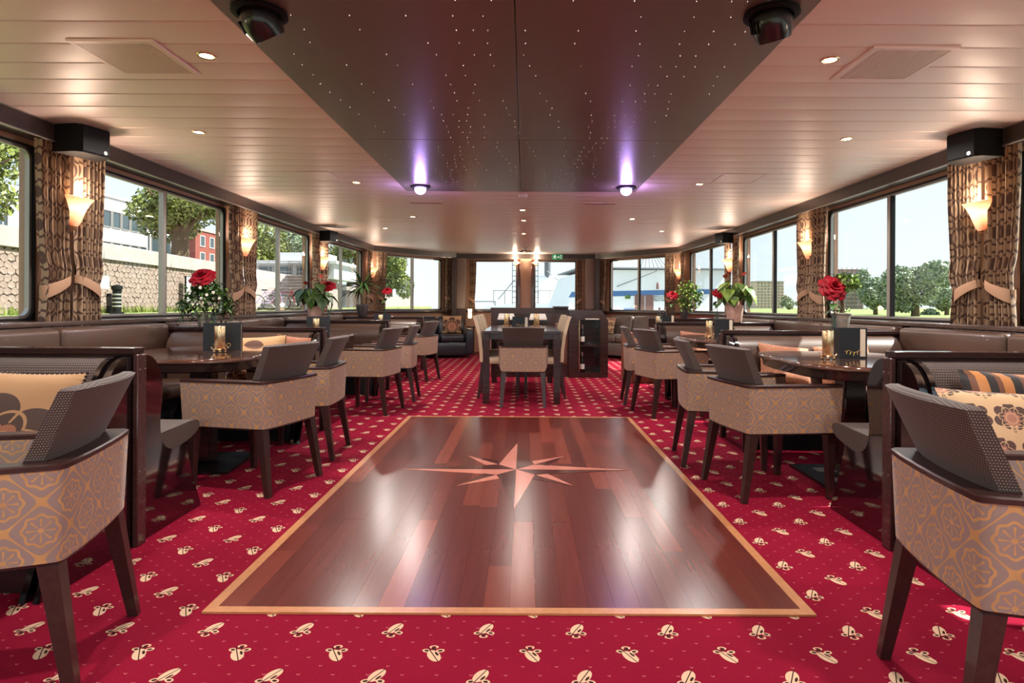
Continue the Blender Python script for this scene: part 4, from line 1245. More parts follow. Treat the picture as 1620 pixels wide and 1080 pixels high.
cushion('orange and black striped cushion leaning on the bench back', (2.03, 2.33, SEATZ+0.0), 0.05, 0.22, 0.56, 0.35, 'stripes', 0.05, 0.12, None, 4)
cushion('cream cushion with several small brown lotus motifs in front of the striped one', (1.86, 2.15, SEATZ), -0.06, 0.42, 0.56, 0.31, 'damask', 0.04, 0.13, None, 5)
cushion('cream lotus cushion leaning on the second bench behind the nearest table, stone wall side', (-2.12, 4.63, SEATZ), 0.12, 0.25, 0.46, 0.36, 'damask_far', -0.05, 0.12, 'bottle', 6)
cushion('small amber cushion beside the cream lotus one on the second bench, stone wall side', (-1.92, 4.82, SEATZ+0.05), -0.1, 0.2, 0.30, 0.30, 'orange_cushion', 0.1, 0.1, None, 7)
cushion('amber cushion with drooping corner on the second bench, lawn side, aisle end', (2.05, 4.58, SEATZ), 0.1, 0.36, 0.42, 0.32, 'orange_cushion', 0.12, 0.12, None, 8)
cushion('amber cushion on the second bench, lawn side, window end', (2.50, 4.56, SEATZ), -0.1, 0.34, 0.42, 0.33, 'orange_cushion', -0.12, 0.12, None, 9)
cushion('amber cushion on the third bench, lawn side, aisle end', (2.05, 6.97, SEATZ), 0.1, 0.32, 0.40, 0.31, 'orange_cushion', 0.1, 0.12, None, 10)
cushion('amber cushion on the third bench, lawn side, window end', (2.45, 6.95, SEATZ), -0.1, 0.3, 0.40, 0.31, 'orange_cushion', -0.08, 0.12, None, 11)
cushion('cream lotus cushion in the corner of the black sofa', (-1.52, 12.36, 0.482), 0.1, 0.28, 0.40, 0.38, 'damask_far', 0.0, 0.12, None, 12)
cushion('cream cushion with sunlit edge on the grey brown sofa', (1.72, 12.60, 0.482), -0.75, 0.3, 0.42, 0.36, 'damask', 0.0, 0.12, None, 13)

# ================================================================== ON THE TABLES
def menu_box(loc, rz, label, w=0.20, h=0.19, strip=True):
    t = thing('menu_holder', label, 'menu', loc, rz, 'black menu holders')
    MB().box(-w/2, w/2, -0.035, 0.035, 0, 0.006).build('foot', MT['menu'], t)
    MB().box(-w/2, w/2, -0.035, -0.029, 0.0062, h).build('front_cover', MT['menu'], t)
    MB().box(-w/2, w/2, 0.029, 0.035, 0.0062, h).build('back_cover', MT['menu'], t)
    MB().box(-w/2, -w/2+0.005, -0.0288, 0.0288, 0.0062, h).build('spine', MT['menu'], t)
    for k in range(3):
        MB().box(-w/2+0.008, w/2-0.004, -0.022+k*0.016, -0.017+k*0.016, 0.0062, h-0.012).build('menu_card', MT['menu_page'], t)
    sc = MB()                                        # curling gold script across the lower part of the cover
    pts = []
    for k in range(64):
        a = k/63
        pts.append((-0.055+0.11*a+0.008*math.sin(a*30), -0.0358, 0.034+0.011*math.sin(a*30+1.2)+0.006*math.sin(a*9)))
    sc.tube(pts, 0.0016, 5); sc.build('gold_script', MT['gold'], t)
    if strip: MB().box(w/2-0.045, w/2-0.012, -0.0362, -0.0352, 0.012, h-0.008).build('cream_strip', MT['menu_page'], t)
    return t
def candle_stand(loc, label):
    t = thing('candle_holder', label, 'candle holder', loc, 0, 'brass candle holders')
    MB().lathe([(0.040, 0.0160), (0.044, 0.020), (0.040, 0.026), (1e-4, 0.026)], 20).build('dish', MT['brass'], t)
    for k in range(6):
        a = k*PI/3
        MB().ball((0.036*math.cos(a), 0.036*math.sin(a), 0.0085), (0.008, 0.008, 0.0085), 8, 6).build('ball_foot', MT['brass'], t)
    n = 24; sc = lambda f, a: 1+0.012*math.cos(12*a)
    MB().lathe([(0.031, 0.0265), (0.033, 0.03), (0.033, 0.172), (0.0315, 0.175), (0.030, 0.172), (0.030, 0.05), (1e-4, 0.048)], 48, None, sc).build('cylinder', MT['brass'], t)
    for k in range(8):
        a = k*PI/4
        MB().tube([(0.044*math.cos(a), 0.044*math.sin(a), 0.022), (0.052*math.cos(a), 0.052*math.sin(a), 0.030), (0.050*math.cos(a), 0.050*math.sin(a), 0.040)], 0.003, 5).build('crown_point', MT['brass'], t)
    return t
TZ = 0.75
for key, mloc, mrz, cloc in (('L1', (-2.08, 4.08), 0.30, (-2.01, 3.90)), ('R1', (2.05, 3.72), 0.03, (1.86, 3.62)), ('L2', (-2.24, 6.42), 0.25, (-2.18, 6.18)),
                            ('R2', (2.04, 6.05), 0.1, (1.86, 5.95)), ('L3', (-2.13, 8.85), 0.2, (-2.10, 8.62)), ('R3', (2.09, 8.62), 0.1, (1.93, 8.55))):
    nm = {'1': 'nearest', '2': 'second', '3': 'third'}[key[1]]; sd = SIDES[key[0]][1]
    menu_box(mloc + (TZ,), mrz, 'black menu holder with gold script on the %s booth table, %s' % (nm, sd), 0.235 if key[0] == 'L' else 0.175, 0.19, key[0] == 'R')
    candle_stand(cloc + (TZ,), 'fluted brass candle cylinder on the %s booth table, %s' % (nm, sd))
menu_box((-0.05, 7.25, 0.7925), 0.0, 'black menu holder in the middle of the dining table', 0.20, 0.14)
candle_stand((-0.215, 7.25, 0.7925), 'fluted brass candle cylinder on the dining table, sofa side')
candle_stand((0.145, 7.25, 0.7925), 'fluted brass candle cylinder on the dining table, bottle cabinet side')

# small table with lamp beside the black sofa
t = thing('side_table', 'small dark round side table under the lamp beside the black sofa', 'side table', (-1.12, 13.0, 0))
MB().lathe([(0.16, 0.585), (0.165, 0.59), (0.165, 0.605), (1e-4, 0.606)], 20).build('top', MT['chair_wood'], t)
MB().lathe([(0.12, 0.0), (0.12, 0.012), (0.02, 0.03), (0.018, 0.584)], 14).build('pedestal', MT['chair_wood'], t)
t = thing('table_lamp', 'small table lamp with tall lit glass on a brass stem beside the black sofa', 'lamp', (-1.20, 12.97, 0.606))
MB().lathe([(0.045, 0.0), (0.045, 0.008), (0.01, 0.02), (0.007, 0.09), (0.012, 0.17), (0.03, 0.175)], 14).build('stem', MT['brass'], t)
MB().lathe([(0.03, 0.176), (0.042, 0.21), (0.036, 0.30), (0.048, 0.38), (0.046, 0.38), (0.034, 0.30)], 16).build('glass_shade', MT['flame'], t)
l = bpy.data.lights.new('table_lamp_bulb', 'POINT'); l.energy = 1.5; l.color = (1, 0.75, 0.45); l.shadow_soft_size = 0.05
o = bpy.data.objects.new('table_lamp_bulb', l); COL.objects.link(o); o.parent = t; o.location = (0, 0, 0.45)
b = dup(b0, 'dark bottle standing on the third booth table, lawn side', (2.02, 8.86, TZ))
b = dup(b0, 'dark bottle beside the menu on the third booth table, lawn side', (2.12, 8.92, TZ))
b0 = None

# ================================================================== ROSES AND PLANTS
def petal(mb, a, r0, r1, z0, z1, wid, curl, seed):
    r = random.Random(seed); n, m = 5, 5
    vs, fs = [], []
    for j in range(m):
        q = j/(m-1)
        for i in range(n):
            u = -1+2*i/(n-1)
            ww = wid*math.sin(PI*(0.12+0.68*q))*u
            rad = r0+(r1-r0)*q**0.8 + curl*max(0, q-0.6)*2*0.02 - 0.012*u*u*(1-q*0.5)
            z = z0+(z1-z0)*(q**0.75) - curl*max(0, q-0.7)**1.2*0.06 - 0.006*u*u*q + 0.003*math.sin(u*4+seed)*q
            aa = a + ww/max(rad, 0.014)*0.8
            vs.append((rad*math.cos(aa), rad*math.sin(aa), z))
    for j in range(m-1):
        for i in range(n-1): fs.append((j*n+i, j*n+i+1, (j+1)*n+i+1, (j+1)*n+i))
    mb.add(vs, fs)
def leaf_verts(L, W, bend=0.3, fold=0.15, n=6, heart=False):
    vs, fs = [], []
    for j in range(n+1):
        q = j/n
        w = W*math.sin(PI*min(1, q**(0.55 if heart else 0.85)))*(1 if q < 1 else 0)
        if heart and q == 0: w = W*0.25
        y = L*q; z = -bend*L*q*q
        vs += [(-w/2, y-(0.12*L if heart and j == 0 else 0), z+fold*w), (0, y, z), (w/2, y-(0.12*L if heart and j == 0 else 0), z+fold*w)]
    for j in range(n):
        for k in range(2): fs.append((j*3+k, j*3+k+1, (j+1)*3+k+1, (j+1)*3+k))
    return vs, fs
def rose(loc, H, R, lean, face, label):
    t = thing('rose', label, 'flower', loc, 0, 'red roses in glass vases')
    mb = MB(); k = 0
    for ly, (n, r0, r1, z0, z1, wd, cl) in enumerate([(3, .003, .010, -.012, .036, .018, 0), (4, .006, .020, -.016, .038, .028, .2), (5, .010, .034, -.02, .034, .040, .5), (6, .012, .050, -.022, .026, .052, 1.0), (7, .012, .066, -.025, .012, .060, 1.2), (7, .012, .080, -.028, -.006, .066, 1.4)]):
        for i in range(n):
            petal(mb, 2*PI*i/n + ly*0.7, r0, r1, z0, z1, wd, cl, k); k += 1
    M = Matrix.Translation((lean, -0.012, H)) @ Matrix.Rotation(face, 4, 'X') @ Matrix.Scale(R/0.082, 4)
    mb.v = [tuple(M @ Vector(p)) for p in mb.v]
    mb.build('bloom', MT['rose'], t, 80)
    MB().tube([(0.0, 0.0, 0.03), (0.004, 0.003, H*0.35), (lean*0.4, 0.006, H*0.65), (lean, 0.0, H*0.96)], 0.0035, 6).build('stem', MT['stem'], t)
    for a, z, L in ((0.4, 0.69, 0.10), (2.6, 0.61, 0.10), (4.4, 0.77, 0.085), (1.6, 0.47, 0.08)):
        vs, fs = leaf_verts(L, L*0.6)
        MB().add(vs, fs, None, Matrix.Translation((lean*max(0, z-0.3), 0, z*H)) @ Matrix.Rotation(a, 4, 'Z') @ Matrix.Rotation(-0.3, 4, 'X')).build('leaf', MT['leaf_dark'], t, 80)
    return t
def vase_proto():
    t = thing('vase', 'x', 'vase', (0, 0, 0), 0, 'slim glass vases')
    MB().lathe([(1e-4, 0.003), (0.026, 0.0), (0.028, 0.004), (0.022, 0.03), (0.017, 0.09), (0.020, 0.125), (0.0185, 0.125), (0.0155, 0.09), (0.020, 0.03), (0.024, 0.010), (1e-4, 0.012)], 20).build('glass', MT['vaseglass'], t)
    return t
def pos(px, Y): return (px-830)/F*Y
vp_ = vase_proto(); first = True
for px, Y, H, R, lean, face, nm in ((338, 5.05, 0.44, 0.092, -0.10, 0.75, 'second partition beside the trailing plant, stone wall side'), (520, 7.42, 0.44, 0.088, -0.01, 0.6, 'third partition beside the broad leaved plant, stone wall side'), (609, 9.85, 0.44, 0.074, 0.04, 0.6, 'farthest partition beside the palm, stone wall side'),
                      (1319, 4.86, 0.365, 0.100, 0.0, 1.05, 'second partition beside the topiary, lawn side'), (1134, 7.27, 0.37, 0.078, 0.035, 0.7, 'third partition beside the broad leaved plant, lawn side'), (1064, 9.6, 0.39, 0.082, 0.0, 0.7, 'farthest partition beside the leafy bush, lawn side')):
    loc = (pos(px, Y), Y, CAPZ+0.0005)
    rose(loc, H, R, lean, face, 'large red rose on the %s' % nm)
    lb = 'slim glass rose vase on the %s' % nm
    if first: v = vp_; first = False; v['label'] = lb
    else: v = dup(vp_, lb)
    v.location = loc

def pot(t, mat, r0, r1, h, rim=0.0):
    MB().lathe([(1e-4, 0.004), (r0*0.95, 0.0), (r0, 0.004), (r1, h-rim), (r1+0.006 if rim else r1, h-rim+0.001), (r1+0.007 if rim else r1, h-0.002), (r1-0.002, h), (r1-0.008, h-0.002), (r1-0.012, h-0.022), (1e-4, h-0.022)], 24).build('pot', MT[mat], t)
    MB().lathe([(1e-4, h-0.012), (r1-0.013, h-0.02)], 16).build('soil', MT['soil'], t)
def small_leaves(name, t, mat, pts, L, seed, jit=0.5):
    r = random.Random(seed); vs0, fs0 = leaf_verts(1.0, 0.62, 0.25, 0.2, 3)
    mb = MB()
    for p in pts:
        s = L*r.uniform(0.7, 1.25)
        M = Matrix.Translation(p) @ Matrix.Rotation(r.uniform(0, 2*PI), 4, 'Z') @ Matrix.Rotation(r.uniform(-0.9, 0.5), 4, 'X') @ Matrix.Scale(s, 4)
        mb.add(vs0, fs0, None, M)
    o = mb.build(name, MT[mat], t, 80); o['kind'] = 'stuff'; return o
# trailing plant with white flowers
t = thing('trailing_plant', 'bushy trailing plant with small white flowers in a grey pot, stone wall side', 'plant', (pos(322, 5.05), 5.06, CAPZ+0.0005))
pot(t, 'pot_grey', 0.045, 0.062, 0.125)
r = random.Random(5); P = []
for k in range(760):
    a = r.uniform(0, 2*PI); q = r.random()**0.6; R = 0.235*q
    z = 0.21 + 0.20*(1-q*q)*r.uniform(0.4, 1.1) - 0.19*q*q*r.random()
    P.append((R*math.cos(a)*1.05+0.02, R*math.sin(a)*0.55, max(0.02, z)))
small_leaves('foliage', t, 'leaf_dark', P, 0.042, 6)
small_leaves('young_leaves', t, 'leaf_mid', [(p[0]*1.02, p[1]-0.01, p[2]+0.012) for p in P[::4]], 0.040, 7)
tw = MB()
for k in range(11):
    a = k*2*PI/11+0.3
    R = 0.2+0.05*(k % 3)
    tw.tube([(0, 0, 0.12), (R*0.4*math.cos(a), R*0.3*math.sin(a), 0.24), (R*math.cos(a), R*0.5*math.sin(a), 0.16), (R*1.12*math.cos(a), R*0.55*math.sin(a), 0.05)], 0.002, 5)
tw.build('twigs', MT['stem'], t)
fl = [(0.02, -0.10, 0.33), (-0.06, -0.11, 0.30), (0.08, -0.11, 0.27), (0.04, -0.12, 0.24), (0.13, -0.10, 0.29), (0.17, -0.08, 0.24), (-0.12, -0.08, 0.27), (0.10, -0.1, 0.2)]
me = None
for p in fl:
    if me is None:
        mb = MB()
        for k in range(5): mb.ball((0.008*math.cos(k*1.257), 0, 0.008*math.sin(k*1.257)), (0.007, 0.003, 0.007), 7, 5)
        me = mb.mesh('blossom', MT['whitebloom'])
    put('blossom', me, t, Matrix.Translation(p))
# broad leaved anthuriums
def anthurium(loc, potmat, mats, lab, seed, n=17, spread=0.2, hgt=0.30, pr=(0.068, 0.088, 0.165)):
    t = thing('anthurium', lab, 'plant', loc)
    pot(t, potmat, *pr); r = random.Random(seed)
    mes = [MB().add(*leaf_verts(0.18, 0.15, 0.30, 0.12, 6, True)).mesh('leaf', MT[m], 80) for m in mats]
    for k in range(n):
        a = k*2.4+r.uniform(-.2, .2); q = r.uniform(0.35, 1.0)
        R = spread*q*0.75; z = pr[2] + hgt*r.uniform(0.35, 1.0)*(1.15-q*0.55)
        M = Matrix.Translation((R*math.cos(a), R*math.sin(a)*0.8, z)) @ Matrix.Rotation(a-PI/2, 4, 'Z') @ Matrix.Rotation(-0.1-q*0.9+r.uniform(-.5, .4), 4, 'X') @ Matrix.Scale(r.uniform(0.6, 1.0), 4)
        put('leaf', mes[k % len(mes)], t, M)
        MB().tube([(0, 0, pr[2]-0.03), (R*0.4*math.cos(a), R*0.3*math.sin(a), pr[2]+(z-pr[2])*0.6), (R*math.cos(a), R*0.8*math.sin(a), z)], 0.0028, 5).build('leaf_stalk', MT['stem'], t)
    sm = MB().add(*leaf_verts(0.075, 0.065, 0.1, 0.15, 5, True)).mesh('spathe', MT['spathe'], 80)
    for k in range(5):
        a = k*1.3+seed; R = spread*0.4; z = pr[2]+hgt*r.uniform(0.75, 1.12)
        put('spathe', sm, t, Matrix.Translation((R*math.cos(a), R*math.sin(a)*0.7, z)) @ Matrix.Rotation(a, 4, 'Z') @ Matrix.Rotation(0.7, 4, 'X'))
        MB().tube([(0, 0, pr[2]-0.03), (R*0.5*math.cos(a), R*0.35*math.sin(a), pr[2]+0.1), (R*math.cos(a), R*0.7*math.sin(a), z)], 0.0022, 5).build('flower_stalk', MT['stem'], t)
    return t
anthurium((pos(497, 7.45), 7.47, CAPZ+0.0005), 'pot_terra', ['leaf_dark', 'leaf_dark', 'leaf_mid'], 'dark broad leaved plant with red spathes in a pale pot, stone wall side', 2, 34, 0.27, 0.36, (0.075, 0.095, 0.17))
anthurium((pos(1163, 7.27), 7.29, CAPZ+0.0005), 'pot_terra', ['leaf_light', 'leaf_mid', 'leaf_light'], 'bright green broad leaved plant with red spathes in a terracotta pot, lawn side', 3, 40, 0.29, 0.35, (0.085, 0.112, 0.21))
# palm
t = thing('palm', 'slender palm with strap leaves in a dark pot on the farthest partition', 'plant', (pos(573, 9.85), 9.86, CAPZ+0.0005))
pot(t, 'pot_dark', 0.075, 0.098, 0.20, 0.03)
for dx in (-0.025, 0.02, 0.035): MB().tube([(dx*0.6, 0, 0.17), (dx, 0.01, 0.30), (dx*1.3, 0, 0.50+dx)], 0.012, 7).build('stem', MT['bark'], t)
r = random.Random(8)
me = MB().add(*leaf_verts(1.0, 0.115, 0.45, 0.25, 7)).mesh('frond', MT['leaf_dark'], 80)
for k in range(44):
    a = k*2.4; b = r.uniform(-0.25, 1.15); L = r.uniform(0.26, 0.42)
    put('frond', me, t, Matrix.Translation((0.03*r.uniform(-1, 1), 0, 0.49+r.uniform(-0.06, 0.08))) @ Matrix.Rotation(a, 4, 'Z') @ Matrix.Rotation(b, 4, 'X') @ Matrix.Scale(L, 4))
# topiary
t = thing('topiary', 'little tree with round leafy crown in a grey stone pot, lawn side', 'plant', (pos(1335, 4.86), 4.90, CAPZ+0.0005))
pot(t, 'pot_grey', 0.052, 0.072, 0.145, 0.012)
MB().tube([(0, 0, 0.12), (0.012, 0, 0.2), (-0.004, 0.0, 0.27), (0.015, 0, 0.36)], lambda q: 0.022-0.010*q, 9).build('trunk', MT['bark'], t)
r = random.Random(4); P = []
for k in range(420):
    v = Vector((r.gauss(0, 1), r.gauss(0, 1), r.gauss(0, 1))).normalized()*r.uniform(0.55, 1)
    P.append((v.x*0.12+0.03, v.y*0.10, 0.40+v.z*0.085))
small_leaves('crown', t, 'leaf_light', P[::2], 0.036, 3); small_leaves('inner_leaves', t, 'leaf_mid', P[1::2], 0.036, 4)
small_leaves('ground_leaves', t, 'leaf_mid', [(r.uniform(-.06, .06), r.uniform(-.06, .06), 0.15+r.uniform(0, .05)) for _ in range(40)], 0.025, 9)
# leafy bush
t = thing('leafy_bush', 'loose variegated leafy bush in a dark pot on the farthest partition, lawn side', 'plant', (pos(1083, 9.6), 9.62, CAPZ+0.0005))
pot(t, 'pot_dark', 0.055, 0.075, 0.15)
r = random.Random(14); P = []
for k in range(640):
    v = Vector((r.gauss(0, 1), r.gauss(0, 1), r.gauss(0, 1))).normalized()*r.uniform(0.5, 1)
    P.append((v.x*0.24+0.07, v.y*0.15, 0.36+v.z*0.27))
small_leaves('foliage', t, 'leaf_light', P[::2], 0.055, 13); small_leaves('inner_foliage', t, 'leaf_mid', P[1::2], 0.055, 14)
mb = MB()
for k in range(8): mb.tube([(0, 0, 0.12), (0.05*math.cos(k)+.03, 0.05*math.sin(k), 0.3), (0.15*math.cos(k)+.06, 0.1*math.sin(k), 0.5)], 0.003, 5)
mb.build('twigs', MT['stem'], t)
# ================================================================== OUTSIDE
struct(MB().add([(-900, -400, -1.3), (900, -400, -1.3), (900, 1500, -1.3), (-900, 1500, -1.3)], [(0, 1, 2, 3)]).build('water', MT['water']))
# the quay: bank of grass, sloping stone wall with concrete coping, higher ground behind
A = Vector((-11.46, 9.2, 0)); d = Vector((-0.107, 1, 0)).normalized(); nrm = Vector((d.y, -d.x, 0))   # towards the ship
MQ = Matrix(((d.x, nrm.x, 0, A.x), (d.y, nrm.y, 0, A.y), (0, 0, 1, 0), (0, 0, 0, 1)))
MQ = MQ @ Matrix.Diagonal((1, 1, 1, 1))
LQ = 62.0
gb = MB().box(-30, LQ+60, 0.0, 3.8, -1.6, 0.80, MQ).build('ground_bank', MT['grass']); struct(gb)
struct(MB().box(-30, LQ+60, -90, -0.55, -1.6, 2.72, MQ).build('ground_quay', MT['concrete']))
qw = sempty('wall_quay')
wz0, wz1 = 0.78, 2.36
MB().box(-30, LQ, -0.56, -0.03, wz0-0.3, wz1, MQ).build('backing', MT['mortar'], qw)
for k in range(-6, 16):
    MB().rbox((k*4.0+2, -0.22, (wz1+2.84)/2), (3.985, 0.62, 2.84-wz1-0.004), 0.015, 1, MQ).build('coping_stone', MT['concrete'], qw)
SW, SH = 0.25, 0.168
def stone_mesh(seed):
    r = random.Random(seed); pts = []
    for k in range(6):
        a = PI/6 + k*PI/3
        pts.append((math.cos(a)*SW*0.56*r.uniform(0.78, 1.10), math.sin(a)*SH*0.64*r.uniform(0.8, 1.08)))
    rings = [[(p[0]*f, -yy, p[1]*f) for p in pts] for f, yy in ((0.94, 0.02), (0.93, -0.035), (0.78, -0.075*r.uniform(0.8, 1.4)))]
    # y grows outwards here
    rings = [[(p[0], p[1]*-1*-1, p[2]) for p in rg] for rg in rings]
    return rings
protos = []
for s_ in range(5):
    mb = MB(); mb.loft([[(p[0], -p[1]*1.0, p[2]) for p in rg] for rg in stone_mesh(s_)]); protos.append(mb)
pm = [m.mesh('stone', MT['stone'], 50) for m in protos]
rest = MB(); rr = random.Random(9); rows = int((wz1-wz0)/ (SH*0.93))
cand = []
for i in range(-40, int(44/SW)):
    for j in range(rows):
        s = i*SW*0.97 + (0.5*SW if j % 2 else 0); z = wz0+0.09 + j*SH*0.93
        p = MQ @ Vector((s, 0, z))
        cand.append((s, z, p))
def vis(p):
    px = 830 + F*p.x/p.y
    return (-5 < px < 46) or (152 < px < 352)
n_ = 0
for s, z, p in cand:
    M = MQ @ Matrix.Translation((s+rr.uniform(-.02, .02), -0.03, z+rr.uniform(-.012, .012))) @ Matrix.Rotation(rr.uniform(-.3, .3), 4, 'Y')
    k = rr.randrange(5)
    if p.y > 3 and vis(p) and n_ < 298 and p.y < 22.5: put('stone', pm[k], qw, M); n_ += 1
    else: rest.add(protos[k].v, protos[k].f, None, M)
o = rest.build('stone_courses', MT['stone'], qw, 50); o['kind'] = 'stuff'
gr = MB(); rr = random.Random(21)
for k in range(2600):
    s = rr.uniform(-6, 17); p = Vector((s, rr.uniform(0.05, 0.9), 0.80)); h = rr.uniform(0.06, 0.26); a = rr.uniform(0, 6)
    dx, dy = 0.02*math.cos(a), 0.02*math.sin(a)
    gr.add([(p.x-dx, p.y-dy, p.z-0.01), (p.x+dx, p.y+dy, p.z-0.01), (p.x+dx*2.5*rr.uniform(-1, 1), p.y+dy*3, p.z+h)], [(0, 1, 2)], None, MQ)
o = tag(gr.build('bank_grass', MT['tree_a']), 'tufts of grass at the foot of the quay stone wall', 'grass', None, 'stuff')
def onq(px, off, z=0.0):          # point in the plane parallel to the quay wall, off metres in front of it, seen at px
    k = (px-830)/F; a = A + nrm*off
    t_ = (k*a.y - a.x)/(d.x - k*d.y)
    return a + d*t_ + Vector((0, 0, z))
p = onq(185, 1.6)
t = thing('mooring_post', 'black ribbed light post at the foot of the quay wall', 'post', (p.x, p.y, 0.80))
MB().lathe([(0.16, 0), (0.16, 0.05), (0.10, 0.06), (0.10, 0.62), (0.13, 0.63), (0.13, 0.72), (1e-4, 0.76)], 16).build('post', MT['black'], t)
for k in range(4): MB().lathe([(0.104, 0.18+k*0.1), (0.108, 0.2+k*0.1), (0.104, 0.22+k*0.1)], 14).build('pale_ring', MT['alu'], t)
p = onq(178, 1.0)
t = thing('power_cabinet', 'black service box beside the ribbed post on the bank', 'cabinet', (p.x, p.y, 0.80))
MB().rbox((0, 0, 0.27), (0.16, 0.3, 0.54), 0.02, 1).build('housing', MT['black'], t)
MB().box(-0.06, 0.06, -0.155, -0.151, 0.2, 0.46).build('door', MT['blacksatin'], t)
for px, w_, h_, z_, lab, nm in ((163, 0.5, 0.36, 1.50, 'blank white notice board on the quay wall beside the first curtain', 'wall'), (297, 0.34, 0.9, 1.18, 'dark framed information board on the quay wall behind the rose', 'info')):
    p = onq(px, 0.25)
    t = thing('notice_board', lab, 'sign', (p.x, p.y, z_), 0)
    Mz = Matrix.Rotation(math.atan2(d.y, d.x), 4, 'Z')
    MB().box(-w_/2, w_/2, -0.02, 0.02, 0, h_, Mz).build('board', MT['white'], t)
    mb = MB(); ring_prism(mb, [(-w_/2-.02, -.02), (w_/2+.02, -.02), (w_/2+.02, h_+.02), (-w_/2-.02, h_+.02)], [(-w_/2, 0), (w_/2, 0), (w_/2, h_), (-w_/2, h_)], -0.03, 0.03)
    mb.v = [tuple(Mz @ Vector(q)) for q in mb.v]
    mb.build('frame', MT['alu' if nm == 'wall' else 'black'], t)
    MB().box(-0.03, 0.03, 0.02, 0.26, h_*0.5-0.03, h_*0.5+0.03, Mz).build('bracket', MT['alu'], t)

def facade_win(mb_list, parent, M, x0, x1, z0, z1, frame='white', sill=True):
    f = MB()
    ring_prism(f, [(x0, z0), (x1, z0), (x1, z1), (x0, z1)], [(x0+.06, z0+.06), (x1-.06, z0+.06), (x1-.06, z1-.06), (x0+.06, z1-.06)], -0.01, 0.06)
    f.v = [tuple(M @ Vector(p)) for p in f.v]
    w_ = f.build('window', MT[frame], parent)
    MB().box(x0+.06, x1-.06, 0.0, 0.015, z0+.06, z1-.06, M).build('pane', MT['farglass'], w_)
def seg_M(P, Q):
    P, Q = Vector((P[0], P[1], 0)), Vector((Q[0], Q[1], 0)); dd = (Q-P).normalized(); n = Vector((dd.y, -dd.x, 0))
    return Matrix(((dd.x, n.x, 0, P.x), (dd.y, n.y, 0, P.y), (0, 0, 1, 0), (0, 0, 0, 1)))
# white building with window bands; facade runs along y and looks at the ship
t = thing('white_building', 'long white flat roofed building with window bands behind the quay wall', 'building', (-24, 34, 2.7))
Mb = Matrix.Translation((-24, -34, -2.7)).inverted() if False else Matrix.Translation((0, -34, -2.7))
ML = Matrix.Translation((0, 0, 0)) @ Matrix(((0, 1, 0, 0), (1, 0, 0, 0), (0, 0, 1, 0), (0, 0, 0, 1)))   # local x -> +y, local y -> +x
MB().box(-3.2, 3.6, -9, 0, 0.0, 4.5, ML).build('upper_block', MT['facade'], t)
MB().box(3.6, 9.0, -9, -0.8, 0.0, 3.2, ML).build('lower_block', MT['facade'], t)
MB().box(-3.35, 3.75, -9.1, 0.12, 4.5, 4.62, ML).build('roof_edge', MT['white'], t)
for k in range(8):
    x = -2.9+k*0.8
    facade_win(None, t, ML, x, x+0.74, 2.75, 3.75, 'alu')
    facade_win(None, t, ML, x, x+0.74, 1.25, 1.95, 'alu')
for k in range(4): facade_win(None, t, ML @ Matrix.Translation((0, -0.8, 0)), 4.0+k*1.15, 5.0+k*1.15, 1.7, 2.9, 'alu')
t = thing('clad_building', 'pale blue ribbed metal building behind the nearest quayside tree', 'building', (-24, 24.5, 2.7))
MB().box(-8, 4.4, -9, 0, 0.0, 3.9, ML).build('block', MT['metalclad'], t)
me = MB().box(0, 0.05, 0, 0.05, 0.02, 3.85, ML).mesh('rib', MT['metalclad'])
for k in range(40): put('rib', me, t, Matrix.Translation((0.0, -7.9+k*0.3, 0)))
for k in range(3): facade_win(None, t, ML, -1.0+k*1.4, 0.1+k*1.4, 0.9, 3.2, 'alu')
# brick building
t = thing('brick_building', 'red brick building with cream windows behind the large quayside tree', 'building', (-29, 52, 2.7))
MB().box(0.0, 12.0, -4.5, 0.0, 0.0, 4.9, ML).build('block', MT['brick'], t)
MB().box(-0.1, 12.1, -4.6, 0.1, 4.9, 5.1, ML).build('parapet', MT['concrete'], t)
for r_ in range(3):
    for k in range(7): facade_win(None, t, ML, 0.7+k*1.6, 1.5+k*1.6, 0.5+r_*1.5, 1.5+r_*1.5, 'offwhite')
# stairs up the quay and white clubhouse above
st_ = sempty('stairs_quay')
for k in range(11):
    p0 = -12.1; y0 = 28.0+k*0.32
    zt = 0.95+k*0.165
    MB().prism([(y0-0.05, zt), (y0-0.05, zt-0.05), (y0+0.04, zt-0.05), (y0+0.04, 0.6), (y0+0.355, 0.6), (y0+0.355, zt)], 'x', -12.6, -10.5).build('step', MT['concrete'], st_)
t = thing('clubhouse', 'white clubhouse with flat roof and railings above the quay stairs', 'building', (-15, 37.5, 2.7))
MB().box(-2.2, 2.9, 0, 5, 0, 0.95).build('walls', MT['facade'], t)
MB().box(-2.5, 3.2, -0.5, 5.3, 0.95, 1.12).build('roof', MT['white'], t)
MB().box(-1.2, 1.8, 1.0, 4, 1.12, 1.75).build('roof_cabin', MT['facade'], t)
for k in range(4): facade_win(None, t, Matrix.Rotation(0, 4, 'Z') @ Matrix.Diagonal((1, -1, 1, 1)), -1.9+k*1.2, -0.95+k*1.2, 0.2, 0.85, 'alu')
rl = MB()
for k in range(10): rl.box(-2.6+k*0.62, -2.57+k*0.62, -1.2, -1.17, 0, 1.0)
for z in (0.35, 0.65, 0.98): rl.box(-2.6, 3.0, -1.2, -1.17, z, z+0.03)
rl.build('railing', MT['alu'], t)
struct(MB().prism([(27.0, 0.7), (40, 0.7), (40, 2.66), (31.6, 2.66), (27.0, 2.1)], 'x', -13.9, -12.65).build('wall_ramp', MT['concrete']))
